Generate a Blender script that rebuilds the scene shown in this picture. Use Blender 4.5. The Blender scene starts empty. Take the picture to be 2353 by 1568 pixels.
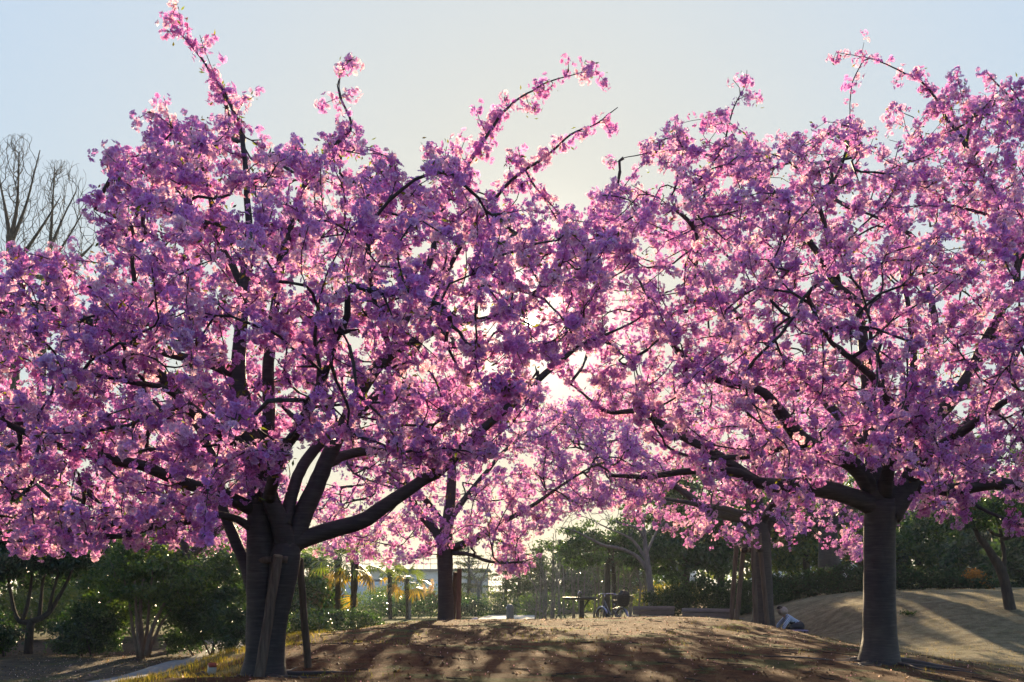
import bpy, bmesh, math, random
import numpy as np
from mathutils import Vector, Matrix, Quaternion

# ------------------------------------------------------------------ camera, sky, sun, exposure
sc = bpy.context.scene
EYE = 1.35
cam_data = bpy.data.cameras.new("camera")
cam = bpy.data.objects.new("camera", cam_data)
sc.collection.objects.link(cam)
cam.location = (0, 0, EYE)
cam.rotation_euler = (math.radians(90), 0, 0)
cam_data.sensor_width = 36.0
cam_data.lens = 36.0 * 1000.0 / 1024.0
cam_data.shift_y = (590 - 341) / 1024.0
cam_data.clip_start = 0.1
cam_data.clip_end = 3000
sc.camera = cam

SUN_DIR = Vector((0.019, 1.0, 0.27)).normalized()
SUN_EL = math.asin(SUN_DIR.z)
SUN_AZ = math.atan2(SUN_DIR.x, SUN_DIR.y)
world = bpy.data.worlds.new("World")
sc.world = world
world.use_nodes = True
wn = world.node_tree
wn.nodes.clear()
w_out = wn.nodes.new("ShaderNodeOutputWorld")
w_bg = wn.nodes.new("ShaderNodeBackground")
w_sky = wn.nodes.new("ShaderNodeTexSky")
w_sky.sky_type = 'NISHITA'
w_sky.sun_disc = False
w_sky.sun_elevation = SUN_EL
w_sky.sun_rotation = SUN_AZ
w_sky.air_density = 1.0
w_sky.dust_density = 1.0
w_sky.ozone_density = 2.0
w_bg.inputs['Strength'].default_value = 0.15
# hazy evening air: the dome is flatter than a perfectly clear sky but keeps its blue away from the sun ...
w_bw = wn.nodes.new("ShaderNodeRGBToBW")
w_pow = wn.nodes.new("ShaderNodeMath"); w_pow.operation = 'POWER'; w_pow.inputs[1].default_value = -0.92
w_mul = wn.nodes.new("ShaderNodeMath"); w_mul.operation = 'MULTIPLY'; w_mul.inputs[1].default_value = 0.78
w_hsv = wn.nodes.new("ShaderNodeVectorMath"); w_hsv.operation = 'SCALE'
wn.links.new(w_sky.outputs[0], w_bw.inputs[0]); wn.links.new(w_bw.outputs[0], w_pow.inputs[0]); wn.links.new(w_pow.outputs[0], w_mul.inputs[0])
wn.links.new(w_sky.outputs[0], w_hsv.inputs[0]); wn.links.new(w_mul.outputs[0], w_hsv.inputs['Scale'])
# the sun's own disc, seen through the blossom
w_geo = wn.nodes.new("ShaderNodeTexCoord")
w_dot = wn.nodes.new("ShaderNodeVectorMath"); w_dot.operation = 'DOT_PRODUCT'
w_nrm = wn.nodes.new("ShaderNodeVectorMath"); w_nrm.operation = 'NORMALIZE'
wn.links.new(w_geo.outputs['Generated'], w_nrm.inputs[0])
wn.links.new(w_nrm.outputs[0], w_dot.inputs[0])
w_dot.inputs[1].default_value = SUN_DIR
w_ramp = wn.nodes.new("ShaderNodeMapRange")
w_ramp.interpolation_type = 'SMOOTHSTEP'
w_ramp.inputs['From Min'].default_value = math.cos(math.radians(0.40))
w_ramp.inputs['From Max'].default_value = math.cos(math.radians(0.18))
w_ramp.inputs['To Max'].default_value = 60.0
wn.links.new(w_dot.outputs['Value'], w_ramp.inputs['Value'])
# ... and is whitened by forward scattering towards it
w_h1 = wn.nodes.new("ShaderNodeMath"); w_h1.operation = 'MULTIPLY_ADD'; w_h1.inputs[1].default_value = 0.5; w_h1.inputs[2].default_value = 0.5
w_h2 = wn.nodes.new("ShaderNodeMath"); w_h2.operation = 'POWER'; w_h2.inputs[1].default_value = 3.0
w_h3 = wn.nodes.new("ShaderNodeMixRGB"); w_h3.blend_type = 'MULTIPLY'; w_h3.inputs[0].default_value = 1.0; w_h3.inputs[2].default_value = (0.46, 0.545, 0.52, 1)
w_h4 = wn.nodes.new("ShaderNodeMixRGB"); w_h4.blend_type = 'ADD'; w_h4.inputs[0].default_value = 1.0
wn.links.new(w_dot.outputs['Value'], w_h1.inputs[0]); wn.links.new(w_h1.outputs[0], w_h2.inputs[0]); wn.links.new(w_h2.outputs[0], w_h3.inputs[1])
wn.links.new(w_hsv.outputs[0], w_h4.inputs[1]); wn.links.new(w_h3.outputs[0], w_h4.inputs[2])
# aureole round the sun
w_a2 = wn.nodes.new("ShaderNodeMath"); w_a2.operation = 'POWER'; w_a2.inputs[1].default_value = 700.0
w_a3 = wn.nodes.new("ShaderNodeMixRGB"); w_a3.blend_type = 'MULTIPLY'; w_a3.inputs[0].default_value = 1.0; w_a3.inputs[2].default_value = (1.6, 1.45, 1.15, 1)
w_a4 = wn.nodes.new("ShaderNodeMixRGB"); w_a4.blend_type = 'ADD'; w_a4.inputs[0].default_value = 1.0
wn.links.new(w_h1.outputs[0], w_a2.inputs[0]); wn.links.new(w_a2.outputs[0], w_a3.inputs[1])
wn.links.new(w_h4.outputs[0], w_a4.inputs[1]); wn.links.new(w_a3.outputs[0], w_a4.inputs[2])
w_add = wn.nodes.new("ShaderNodeMixRGB"); w_add.blend_type = 'ADD'; w_add.inputs[0].default_value = 1.0
w_sc = wn.nodes.new("ShaderNodeMixRGB"); w_sc.blend_type = 'MULTIPLY'; w_sc.inputs[0].default_value = 1.0
w_sc.inputs[2].default_value = (1.0, 0.86, 0.62, 1)
wn.links.new(w_ramp.outputs[0], w_sc.inputs[1])
wn.links.new(w_a4.outputs[0], w_add.inputs[1])
wn.links.new(w_sc.outputs[0], w_add.inputs[2])
wn.links.new(w_add.outputs[0], w_bg.inputs['Color'])
wn.links.new(w_bg.outputs[0], w_out.inputs['Surface'])

sun_data = bpy.data.lights.new("sun", 'SUN')
sun_data.energy = 4.4
sun_data.angle = math.radians(0.53)
sun_data.color = (1.0, 0.77, 0.47)
sun = bpy.data.objects.new("sun", sun_data)
sc.collection.objects.link(sun)
sun.rotation_euler = (-SUN_DIR).to_track_quat('-Z', 'Y').to_euler()
sun.location = SUN_DIR * 60

sc.view_settings.view_transform = 'Standard'
sc.view_settings.look = 'None'
sc.view_settings.gamma = 1.0
sc.view_settings.use_curve_mapping = False
sc.view_settings.exposure = 1.8
sc.render.engine = 'CYCLES'
sc.cycles.use_denoising = True
sc.cycles.denoiser = 'OPENIMAGEDENOISE'
sc.cycles.denoising_input_passes = 'RGB_ALBEDO_NORMAL'
sc.cycles.max_bounces = 10
sc.cycles.diffuse_bounces = 6
sc.cycles.transmission_bounces = 8
sc.cycles.glossy_bounces = 2
sc.cycles.transparent_max_bounces = 8
sc.cycles.sample_clamp_indirect = 6.0
sc.cycles.caustics_reflective = False
sc.cycles.caustics_refractive = False

# ------------------------------------------------------------------ helpers
COL = sc.collection
RNG = np.random.default_rng(7)
random.seed(7)
K = 1024 / 2353.0

def W(dx, dy, d):
    """A pixel of the 2353-wide study picture, at distance d, as a point."""
    return np.array(((dx * K - 512) / 1000 * d, d, EYE + (590 - dy * K) / 1000 * d))

def ss(a, b, t):
    t = np.clip((t - a) / (b - a), 0, 1)
    return t * t * (3 - 2 * t)

def hash2(ix, iy, seed):
    h = (ix.astype(np.int64) * 374761393 + iy.astype(np.int64) * 668265263 + seed * 1442695041) & 0x7fffffff
    h = ((h ^ (h >> 13)) * 1274126177) & 0x7fffffff
    return ((h ^ (h >> 16)) & 0xffff) / 65535.0

def vnoise(x, y, seed=0):
    x0 = np.floor(x); y0 = np.floor(y)
    fx = x - x0; fy = y - y0
    fx = fx * fx * (3 - 2 * fx); fy = fy * fy * (3 - 2 * fy)
    a = hash2(x0, y0, seed); b = hash2(x0 + 1, y0, seed)
    c = hash2(x0, y0 + 1, seed); d = hash2(x0 + 1, y0 + 1, seed)
    return (a * (1 - fx) + b * fx) * (1 - fy) + (c * (1 - fx) + d * fx) * fy

def fbm(x, y, seed=0, oct=4):
    s = 0; a = 0.5
    for i in range(oct):
        s = s + a * vnoise(x, y, seed + i * 17); x = x * 2.03; y = y * 2.03; a *= 0.5
    return s

def link(o, parent=None, kind=None, label=None, cat=None, group=None):
    COL.objects.link(o)
    if parent is not None: o.parent = parent
    if kind: o["kind"] = kind
    if label: o["label"] = label
    if cat: o["category"] = cat
    if group: o["group"] = group
    return o

def thing(name, label, cat, loc=(0, 0, 0), rz=0.0, group=None):
    o = bpy.data.objects.new(name, None)
    o.empty_display_size = 0.2
    o.location = loc; o.rotation_euler = (0, 0, rz)
    return link(o, None, None, label, cat, group)

def np_mesh(name, verts, faces, mat, cols=None, smooth=False):
    """faces: list of (M,k) index arrays (k = 3 or 4)."""
    me = bpy.data.meshes.new(name)
    verts = np.asarray(verts, dtype=np.float32)
    if isinstance(faces, np.ndarray): faces = [faces]
    faces = [np.asarray(f, dtype=np.int32) for f in faces if len(f)]
    me.vertices.add(len(verts)); me.vertices.foreach_set("co", verts.ravel())
    nl = sum(f.size for f in faces); npoly = sum(len(f) for f in faces)
    me.loops.add(nl); me.loops.foreach_set("vertex_index", np.concatenate([f.ravel() for f in faces]))
    me.polygons.add(npoly)
    tot = np.concatenate([np.full(len(f), f.shape[1], np.int32) for f in faces])
    st = np.concatenate([[0], np.cumsum(tot)[:-1]]).astype(np.int32)
    me.polygons.foreach_set("loop_start", st)
    if smooth: me.polygons.foreach_set("use_smooth", np.ones(npoly, bool))
    if cols is not None:
        ca = me.color_attributes.new("Col", 'FLOAT_COLOR', 'POINT')
        c4 = np.ones((len(verts), 4), np.float32); c4[:, :3] = cols
        ca.data.foreach_set("color", c4.ravel())
    me.update(calc_edges=True)
    if mat is not None: me.materials.append(mat)
    return me

def obj_np(name, verts, faces, mat, parent=None, cols=None, smooth=False, **kw):
    """World-space vertices; made local to the parent (an Empty without scale)."""
    verts = np.asarray(verts, dtype=np.float64)
    if parent is not None:
        inv = np.array(world_m(parent).inverted())
        verts = verts @ inv[:3, :3].T + inv[:3, 3]
    return link(bpy.data.objects.new(name, np_mesh(name, verts, faces, mat, cols, smooth)), parent, **kw)

def world_m(o):
    m = o.matrix_basis.copy()
    while o.parent is not None:
        o = o.parent; m = o.matrix_basis @ m
    return m

class MB:
    """Collects shapes (in local coordinates) for one mesh."""
    def __init__(s): s.v = []; s.q = []; s.t = []; s.n = 0
    def add(s, v, q=None, t=None):
        v = np.asarray(v, float)
        if q is not None and len(q): s.q.append(np.asarray(q, int) + s.n)
        if t is not None and len(t): s.t.append(np.asarray(t, int) + s.n)
        s.v.append(v); s.n += len(v); return s
    def box(s, c, d, rot=None, bev=0.0):
        hx, hy, hz = d[0] / 2, d[1] / 2, d[2] / 2
        if bev <= 0:
            v = np.array([[x, y, z] for x in (-hx, hx) for y in (-hy, hy) for z in (-hz, hz)])
            q = [[0, 1, 3, 2], [4, 6, 7, 5], [0, 4, 5, 1], [2, 3, 7, 6], [0, 2, 6, 4], [1, 5, 7, 3]]
            if rot is not None: v = v @ np.array(rot).T
            return s.add(v + np.asarray(c), q)
        bm = bmesh.new(); bmesh.ops.create_cube(bm, size=1.0)
        bmesh.ops.scale(bm, vec=d, verts=bm.verts)
        bmesh.ops.bevel(bm, geom=list(bm.edges), offset=bev, segments=1, affect='EDGES', profile=0.5)
        v = np.array([x.co[:] for x in bm.verts]); bm.verts.index_update()
        q = [[x.index for x in f.verts] for f in bm.faces if len(f.verts) == 4]
        t = [[x.index for x in f.verts] for f in bm.faces if len(f.verts) == 3]
        bm.free()
        if rot is not None: v = v @ np.array(rot).T
        return s.add(v + np.asarray(c), q, t)
    def tube(s, pts, rad, sides=8, cap=True, flat=None):
        v, q, t = tube(pts, rad, sides, cap)
        return s.add(v, q, t)
    def obj(s, name, mat, parent=None, smooth=False, **kw):
        me = np_mesh(name, np.concatenate(s.v), [np.concatenate(s.q) if s.q else np.zeros((0, 4), int),
                     np.concatenate(s.t) if s.t else np.zeros((0, 3), int)], mat, None, smooth)
        return link(bpy.data.objects.new(name, me), parent, **kw)

def tube(pts, rad, sides=8, cap=True, rough=0.0, seed=0):
    pts = np.asarray(pts, float); n = len(pts)
    rad = np.broadcast_to(np.asarray(rad, float), (n,))
    tan = np.gradient(pts, axis=0)
    tan /= np.linalg.norm(tan, axis=1)[:, None] + 1e-12
    a = np.array([0, 0, 1.0]) if abs(tan[0][2]) < 0.9 else np.array([1.0, 0, 0])
    U = np.empty_like(pts); V = np.empty_like(pts)
    u = np.cross(tan[0], a); u /= np.linalg.norm(u)
    for i in range(n):
        u = u - tan[i] * (u @ tan[i]); u /= np.linalg.norm(u) + 1e-12
        U[i] = u; V[i] = np.cross(tan[i], u)
    ang = np.arange(sides) * (2 * math.pi / sides)
    R = rad[:, None] * np.ones(sides)[None]
    if rough:
        arc = np.concatenate([[0], np.cumsum(np.linalg.norm(np.diff(pts, axis=0), axis=1))])
        nx = np.cos(ang)[None] * 1.3 + 5 + seed; ny = np.sin(ang)[None] * 1.3 + arc[:, None] * 2.2
        R = R * (1 + rough * (fbm(nx + 0 * ny, ny, seed, 3) - 0.45) * 2)
    v = pts[:, None] + R[..., None] * (np.cos(ang)[None, :, None] * U[:, None] + np.sin(ang)[None, :, None] * V[:, None])
    v = v.reshape(-1, 3)
    i = np.arange(n - 1)[:, None] * sides; j = np.arange(sides)[None]; j2 = (j + 1) % sides
    q = np.stack([i + j, i + j2, i + sides + j2, i + sides + j], -1).reshape(-1, 4)
    t = np.zeros((0, 3), int)
    if cap:
        v = np.concatenate([v, pts[:1], pts[-1:]])
        c0 = n * sides; c1 = c0 + 1; jj = np.arange(sides); jn = (jj + 1) % sides; o = (n - 1) * sides
        t = np.concatenate([np.stack([np.full(sides, c0), jn, jj], 1), np.stack([np.full(sides, c1), o + jj, o + jn], 1)])
    return v, q, t

def spline(P, step):
    """Catmull-Rom through rows of P (any number of columns), resampled about every step metres."""
    P = np.asarray(P, float)
    if len(P) < 3:
        Q = P
    Q = np.vstack([2 * P[0] - P[1], P, 2 * P[-1] - P[-2]])
    out = []
    for i in range(1, len(Q) - 2):
        p0, p1, p2, p3 = Q[i - 1], Q[i], Q[i + 1], Q[i + 2]
        m = max(1, int(round(np.linalg.norm((p2 - p1)[:3]) / step)))
        for k in range(m):
            t = k / m
            out.append(0.5 * ((2 * p1) + (-p0 + p2) * t + (2 * p0 - 5 * p1 + 4 * p2 - p3) * t * t + (-p0 + 3 * p1 - 3 * p2 + p3) * t ** 3))
    out.append(Q[-2])
    return np.array(out)

# ------------------------------------------------------------------ materials
def mat_new(name):
    m = bpy.data.materials.new(name); m.use_nodes = True
    nt = m.node_tree; nt.nodes.clear()
    return m, nt, nt.nodes.new("ShaderNodeOutputMaterial")

def N(nt, kind, **kw):
    n = nt.nodes.new(kind)
    for k, v in kw.items():
        if k in n.inputs: n.inputs[k].default_value = v
        else: setattr(n, k, v)
    return n

def ramp(nt, src, stops):
    r = nt.nodes.new("ShaderNodeValToRGB")
    while len(r.color_ramp.elements) < len(stops): r.color_ramp.elements.new(0.5)
    for e, (p, c) in zip(r.color_ramp.elements, stops):
        e.position = p; e.color = (*c, 1) if len(c) == 3 else c
    nt.links.new(src, r.inputs[0]); return r.outputs[0]

def noise_mat(name, stops, scale=8.0, rough=0.85, bump=0.3, stretch=(1, 1, 1), detail=6.0, bump_scale=None, metal=0.0, spec=0.3, dist=0.02):
    m, nt, out = mat_new(name)
    tc = N(nt, "ShaderNodeTexCoord"); mp = N(nt, "ShaderNodeMapping"); mp.inputs['Scale'].default_value = stretch
    nt.links.new(tc.outputs['Object'], mp.inputs['Vector'])
    nz = N(nt, "ShaderNodeTexNoise", Scale=scale, Detail=detail, Roughness=0.6)
    nt.links.new(mp.outputs[0], nz.inputs['Vector'])
    col = ramp(nt, nz.outputs['Fac'], stops)
    p = N(nt, "ShaderNodeBsdfPrincipled", Roughness=rough, Metallic=metal)
    p.inputs['Specular IOR Level'].default_value = spec
    nt.links.new(col, p.inputs['Base Color'])
    if bump:
        nb = N(nt, "ShaderNodeTexNoise", Scale=(bump_scale or scale * 3), Detail=6.0, Roughness=0.65)
        nt.links.new(mp.outputs[0], nb.inputs['Vector'])
        b = N(nt, "ShaderNodeBump", Strength=bump, Distance=dist)
        nt.links.new(nb.outputs['Fac'], b.inputs['Height']); nt.links.new(b.outputs[0], p.inputs['Normal'])
    nt.links.new(p.outputs[0], out.inputs['Surface'])
    return m

def leaf_mat(name, gloss=0.35, rough=0.4, trans=0.4, tint=(1.0, 1.0, 0.5), gain=1.6):
    """Leaf or petal: colour from the mesh, part reflected, part let through."""
    m, nt, out = mat_new(name)
    at = N(nt, "ShaderNodeVertexColor"); at.layer_name = "Col"
    p = N(nt, "ShaderNodeBsdfPrincipled", Roughness=rough)
    p.inputs['Specular IOR Level'].default_value = gloss
    nt.links.new(at.outputs['Color'], p.inputs['Base Color'])
    mx = N(nt, "ShaderNodeMixRGB", blend_type='MULTIPLY'); mx.inputs[0].default_value = 1
    mx.inputs[2].default_value = (tint[0] * gain, tint[1] * gain, tint[2] * gain, 1)
    nt.links.new(at.outputs['Color'], mx.inputs[1])
    tr = N(nt, "ShaderNodeBsdfTranslucent")
    nt.links.new(mx.outputs[0], tr.inputs['Color'])
    ms = N(nt, "ShaderNodeMixShader"); ms.inputs[0].default_value = trans
    nt.links.new(p.outputs[0], ms.inputs[1]); nt.links.new(tr.outputs[0], ms.inputs[2])
    nt.links.new(ms.outputs[0], out.inputs['Surface'])
    return m

def bark_mat():
    m, nt, out = mat_new("cherry_bark")
    tc = N(nt, "ShaderNodeTexCoord")
    mp = N(nt, "ShaderNodeMapping"); mp.inputs['Scale'].default_value = (3, 3, 34)
    nt.links.new(tc.outputs['Object'], mp.inputs['Vector'])
    n1 = N(nt, "ShaderNodeTexNoise", Scale=1.6, Detail=5.0, Roughness=0.6); nt.links.new(mp.outputs[0], n1.inputs['Vector'])
    n2 = N(nt, "ShaderNodeTexNoise", Scale=5.0, Detail=6.0, Roughness=0.6); nt.links.new(tc.outputs['Object'], n2.inputs['Vector'])
    c1 = ramp(nt, n1.outputs['Fac'], [(0.3, (0.024, 0.022, 0.024)), (0.55, (0.044, 0.040, 0.041)), (0.75, (0.078, 0.071, 0.070))])
    c2 = ramp(nt, n2.outputs['Fac'], [(0.35, (0.75, 0.72, 0.72)), (0.7, (1.25, 1.2, 1.15))])
    mx = N(nt, "ShaderNodeMixRGB", blend_type='MULTIPLY'); mx.inputs[0].default_value = 1
    nt.links.new(c1, mx.inputs[1]); nt.links.new(c2, mx.inputs[2])
    p = N(nt, "ShaderNodeBsdfPrincipled", Roughness=0.62); p.inputs['Specular IOR Level'].default_value = 0.35
    nt.links.new(mx.outputs[0], p.inputs['Base Color'])
    ad = N(nt, "ShaderNodeMath", operation='ADD'); nt.links.new(n1.outputs['Fac'], ad.inputs[0]); nt.links.new(n2.outputs['Fac'], ad.inputs[1])
    b = N(nt, "ShaderNodeBump", Strength=0.45, Distance=0.015); nt.links.new(ad.outputs[0], b.inputs['Height'])
    nt.links.new(b.outputs[0], p.inputs['Normal']); nt.links.new(p.outputs[0], out.inputs['Surface'])
    return m

M = {}
M['bark'] = bark_mat()
M['bark_grey'] = noise_mat("grey_bark", [(0.3, (0.10, 0.09, 0.085)), (0.6, (0.2, 0.185, 0.17)), (0.8, (0.3, 0.28, 0.26))], 6, 0.8, 0.5, (2, 2, 0.8))
M['bark_brown'] = noise_mat("brown_bark", [(0.3, (0.03, 0.024, 0.02)), (0.7, (0.085, 0.066, 0.05))], 9, 0.9, 0.6, (2, 2, 0.6))
M['bark_tan'] = noise_mat("tan_bark", [(0.3, (0.09, 0.065, 0.045)), (0.7, (0.22, 0.165, 0.12))], 9, 0.85, 0.5, (2, 2, 0.6))
M['stake'] = noise_mat("weathered_stake", [(0.3, (0.055, 0.042, 0.032)), (0.55, (0.12, 0.092, 0.07)), (0.8, (0.2, 0.165, 0.13))], 5, 0.9, 0.5, (8, 8, 0.5))
M['stake_red'] = noise_mat("reddish_stake", [(0.3, (0.11, 0.055, 0.035)), (0.75, (0.24, 0.13, 0.085))], 5, 0.9, 0.4, (8, 8, 0.5))
M['stake_end'] = noise_mat("cut_wood", [(0.3, (0.16, 0.12, 0.085)), (0.75, (0.3, 0.24, 0.17))], 14, 0.9, 0.3)
M['rope'] = noise_mat("palm_rope", [(0.3, (0.025, 0.02, 0.016)), (0.7, (0.07, 0.05, 0.035))], 40, 0.95, 0.6)
M['petal'] = leaf_mat("petal", 0.15, 0.55, 0.48, (1.2, 0.95, 0.68), 1.3)
M['young_leaf'] = leaf_mat("young_leaf", 0.3, 0.45, 0.5, (1.0, 0.95, 0.35), 2.0)
M['leaf'] = leaf_mat("evergreen_leaf", 0.45, 0.38, 0.3, (1.1, 1.15, 0.35), 2.2)
M['glossy'] = leaf_mat("glossy_leaf", 0.6, 0.27, 0.28, (1.1, 1.2, 0.35), 2.4)
M['dull'] = leaf_mat("dull_leaf", 0.15, 0.6, 0.3, (1.15, 1.05, 0.5), 1.8)
M['straw'] = leaf_mat("straw", 0.1, 0.7, 0.4, (1.1, 0.95, 0.6), 1.5)
M['grass'] = leaf_mat("grass_blade", 0.2, 0.5, 0.45, (1.15, 1.05, 0.35), 1.9)

# ------------------------------------------------------------------ the ground
CTRL = [(0,-6,-.1),(-6,-4,-.15),(7,-4,-.15),(0,0,0),(-5,1,-.1),(5,1,-.05),(0,4,.22),(-4,5,.1),(5,5,.1),(0,7,.42),
 (-2.37,9.5,.52),(0,10,.55),(4.59,12.5,.44),(2.5,10,.5),(5.2,9,.3),(0,14,.66),(3,14,.62),(1,18,.71),(3.5,18,.71),(-2,14,.66)]
CTRL += [tuple(W(*a)) for a in ((650,1465,15),(859,1440,19),(1025,1434,22),(1170,1431,22),(1300,1429,22),(1450,1424,22),
 (1700,1429,21),(1780,1441,19.5),(1900,1471,17),(2080,1501,15),(2353,1540,13))]
CTRL += [(-3.15,8,.6),(-3.3,11.5,.62),(-4.4,8,.18),(-4.6,12,.12),(-5,16,.05),(-4.4,20,.1),(-6,6,0),(-6,10,0),(-6,14,0),(-6,18,0),
 (-6.5,22,0),(-9,12,0),(-9,20,0),(-12,20,0),(-12,6,0),(-14,14,0),(-14,28,0),(-8,28,0),(-4,26,.05),(-2,28,.05),(-5,34,0),(0,28,.2),
 (0,32,.03),(2,27,.2),(4.2,28,.21),(4,32,.05),(0,38,0),(-6,42,0),(4,38,.05),(-12,42,0),(6.0,28,.2),(7.4,26,.12),(7,22,.15),(7.6,18,.1),(8.6,14,.1),
 (8,10,.05),(10,7,.05),(12,13,.25),(16,14,.4),(10.95,23,.86),(9.5,23,.62),(8.6,26,.75),(8.3,30,.95),(10,30,1.25),(12,30,1.33),
 (15,30,1.36),(17,22,.9),(19,30,1.4),(12,36,1.35),(18,38,1.4),(8,36,.95),(6,32,.2),(6,38,.3),(10,42,1.1),(16,44,1.2)]
CTRL = np.array(CTRL, float)
def _phi(r2): return 0.5 * r2 * np.log(r2 + 1e-9)
_n = len(CTRL)
_A = np.zeros((_n + 3, _n + 3))
_A[:_n, :_n] = _phi(((CTRL[:, None, :2] - CTRL[None, :, :2]) ** 2).sum(-1)) + np.eye(_n) * 0.02
_A[:_n, _n] = 1; _A[:_n, _n + 1:] = CTRL[:, :2]; _A[_n:, :_n] = _A[:_n, _n:].T
_WT = np.linalg.solve(_A, np.r_[CTRL[:, 2], 0, 0, 0])

def gz(x, y):
    x = np.atleast_1d(np.asarray(x, float)); y = np.atleast_1d(np.asarray(y, float)); sh = x.shape
    x = x.ravel(); y = y.ravel(); z = np.empty_like(x)
    for a in range(0, len(x), 20000):
        q = np.stack([np.clip(x[a:a + 20000], -14, 19), np.clip(y[a:a + 20000], -6, 44)], 1)
        z[a:a + 20000] = _phi(((q[:, None] - CTRL[None, :, :2]) ** 2).sum(-1)) @ _WT[:_n] + _WT[_n] + q @ _WT[_n + 1:]
    z *= (1 - ss(19, 34, x)) * (1 - ss(44, 58, y))
    # small relief: trodden ridges across the mound, softer elsewhere
    near = 1 - ss(30, 45, y)
    z += near * (0.036 * (fbm(x * 0.9, y * 1.7, 3, 4) - 0.47) + 0.030 * (fbm(x * 2.6, y * 5.5, 9, 4) - 0.45))
    return z.reshape(sh)

def g1(x, y): return float(gz(x, y)[0])

def axis(lo, hi, dense_lo, dense_hi, step):
    a = list(np.arange(dense_lo, dense_hi + 1e-6, step))
    s = step
    while a[-1] < hi: s *= 1.35; a.append(a[-1] + s)
    s = step
    while a[0] > lo: s *= 1.35; a.insert(0, a[0] - s)
    return np.array(a)
gx = axis(-700, 700, -12, 16, 0.12)
gy = np.concatenate([axis(-60, 5, 5, 5.05, 0.25)[:-2], np.arange(5, 8, 0.25), np.arange(8, 23.9, 0.085), axis(24, 1200, 24, 34, 0.2)])
gy = np.unique(np.round(gy, 4))
X, Y = np.meshgrid(gx, gy)
Z = gz(X, Y)
nx_, ny_ = len(gx), len(gy)
ii = (np.arange(ny_ - 1)[:, None] * nx_ + np.arange(nx_ - 1)[None]).reshape(-1)
gq = np.stack([ii, ii + 1, ii + 1 + nx_, ii + nx_], 1)
# what grows where: red = dry lawn, green = fresh grass, blue = leaf litter
xf, yf = X.ravel(), Y.ravel()
nz1 = fbm(xf * 0.7, yf * 0.7, 31, 4); nz2 = fbm(xf * 2.5, yf * 2.5, 57, 4)
dry = ss(5.0, 7.2, xf - (yf - 17) * 0.06 + (nz1 - 0.47) * 3) * ss(10, 16, yf + xf * 0.4)
fresh = ss(0.50, 0.62, nz2 + 0.25 * ss(-2.9, -3.6, xf) * ss(6, 9, yf) * ss(18, 15, yf) + 0.42 * ss(26, 32, yf) * ss(7, 5, xf) - 0.06)
fresh *= 1 - 0.75 * dry
litter = ss(-5.2, -6.6, xf) * (1 - 0.6 * ss(30, 36, yf))
gcol = np.stack([dry, fresh * (1 - 0.6 * litter), litter], 1)

def ground_mat():
    m, nt, out = mat_new("park_ground")
    tc = N(nt, "ShaderNodeTexCoord")
    at = N(nt, "ShaderNodeVertexColor"); at.layer_name = "Col"
    sp = N(nt, "ShaderNodeSeparateColor"); nt.links.new(at.outputs['Color'], sp.inputs[0])
    def nz(s, d=6.0, r=0.6):
        n = N(nt, "ShaderNodeTexNoise", Scale=s, Detail=d, Roughness=r); nt.links.new(tc.outputs['Object'], n.inputs['Vector']); return n.outputs['Fac']
    big, mid, fine = nz(0.5), nz(3.5, 8.0, 0.65), nz(38.0, 6.0, 0.7)
    soil = ramp(nt, mid, [(0.28, (0.055, 0.027, 0.013)), (0.5, (0.125, 0.058, 0.024)), (0.72, (0.21, 0.102, 0.040))])
    sf = ramp(nt, fine, [(0.3, (0.6, 0.58, 0.55)), (0.55, (1, 1, 1)), (0.75, (1.35, 1.3, 1.25))])
    def mul(a, b):
        x = N(nt, "ShaderNodeMixRGB", blend_type='MULTIPLY'); x.inputs[0].default_value = 1
        nt.links.new(a, x.inputs[1]); nt.links.new(b, x.inputs[2]); return x.outputs[0]
    def mix(f, a, b):
        x = N(nt, "ShaderNodeMixRGB"); nt.links.new(f, x.inputs[0]); nt.links.new(a, x.inputs[1]); nt.links.new(b, x.inputs[2]); return x.outputs[0]
    dryc = ramp(nt, mid, [(0.3, (0.13, 0.10, 0.055)), (0.5, (0.235, 0.195, 0.11)), (0.7, (0.34, 0.29, 0.175))])
    frc = ramp(nt, mid, [(0.3, (0.05, 0.06, 0.018)), (0.55, (0.11, 0.115, 0.035)), (0.75, (0.2, 0.175, 0.065))])
    lit = ramp(nt, mid, [(0.3, (0.055, 0.042, 0.03)), (0.55, (0.11, 0.085, 0.06)), (0.75, (0.19, 0.15, 0.105))])
    thr = N(nt, "ShaderNodeMath", operation='MULTIPLY'); thr.use_clamp = True
    ad = N(nt, "ShaderNodeMath", operation='ADD'); nt.links.new(sp.outputs[1], ad.inputs[0]); nt.links.new(fine, ad.inputs[1])
    sb = N(nt, "ShaderNodeMath", operation='SUBTRACT'); nt.links.new(ad.outputs[0], sb.inputs[0]); sb.inputs[1].default_value = 0.62
    nt.links.new(sb.outputs[0], thr.inputs[0]); thr.inputs[1].default_value = 2.2
    c = mix(sp.outputs[2], soil, lit)
    c = mix(sp.outputs[0], c, dryc)
    c = mix(thr.outputs[0], c, frc)
    c = mul(c, sf)
    p = N(nt, "ShaderNodeBsdfPrincipled", Roughness=0.95); p.inputs['Specular IOR Level'].default_value = 0.12
    nt.links.new(c, p.inputs['Base Color'])
    h = N(nt, "ShaderNodeMath", operation='MULTIPLY_ADD'); nt.links.new(mid, h.inputs[0]); h.inputs[1].default_value = 2.0; nt.links.new(fine, h.inputs[2])
    b = N(nt, "ShaderNodeBump", Strength=1.0, Distance=0.05); nt.links.new(h.outputs[0], b.inputs['Height'])
    nt.links.new(b.outputs[0], p.inputs['Normal']); nt.links.new(p.outputs[0], out.inputs['Surface'])
    return m
M['ground'] = ground_mat()
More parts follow.
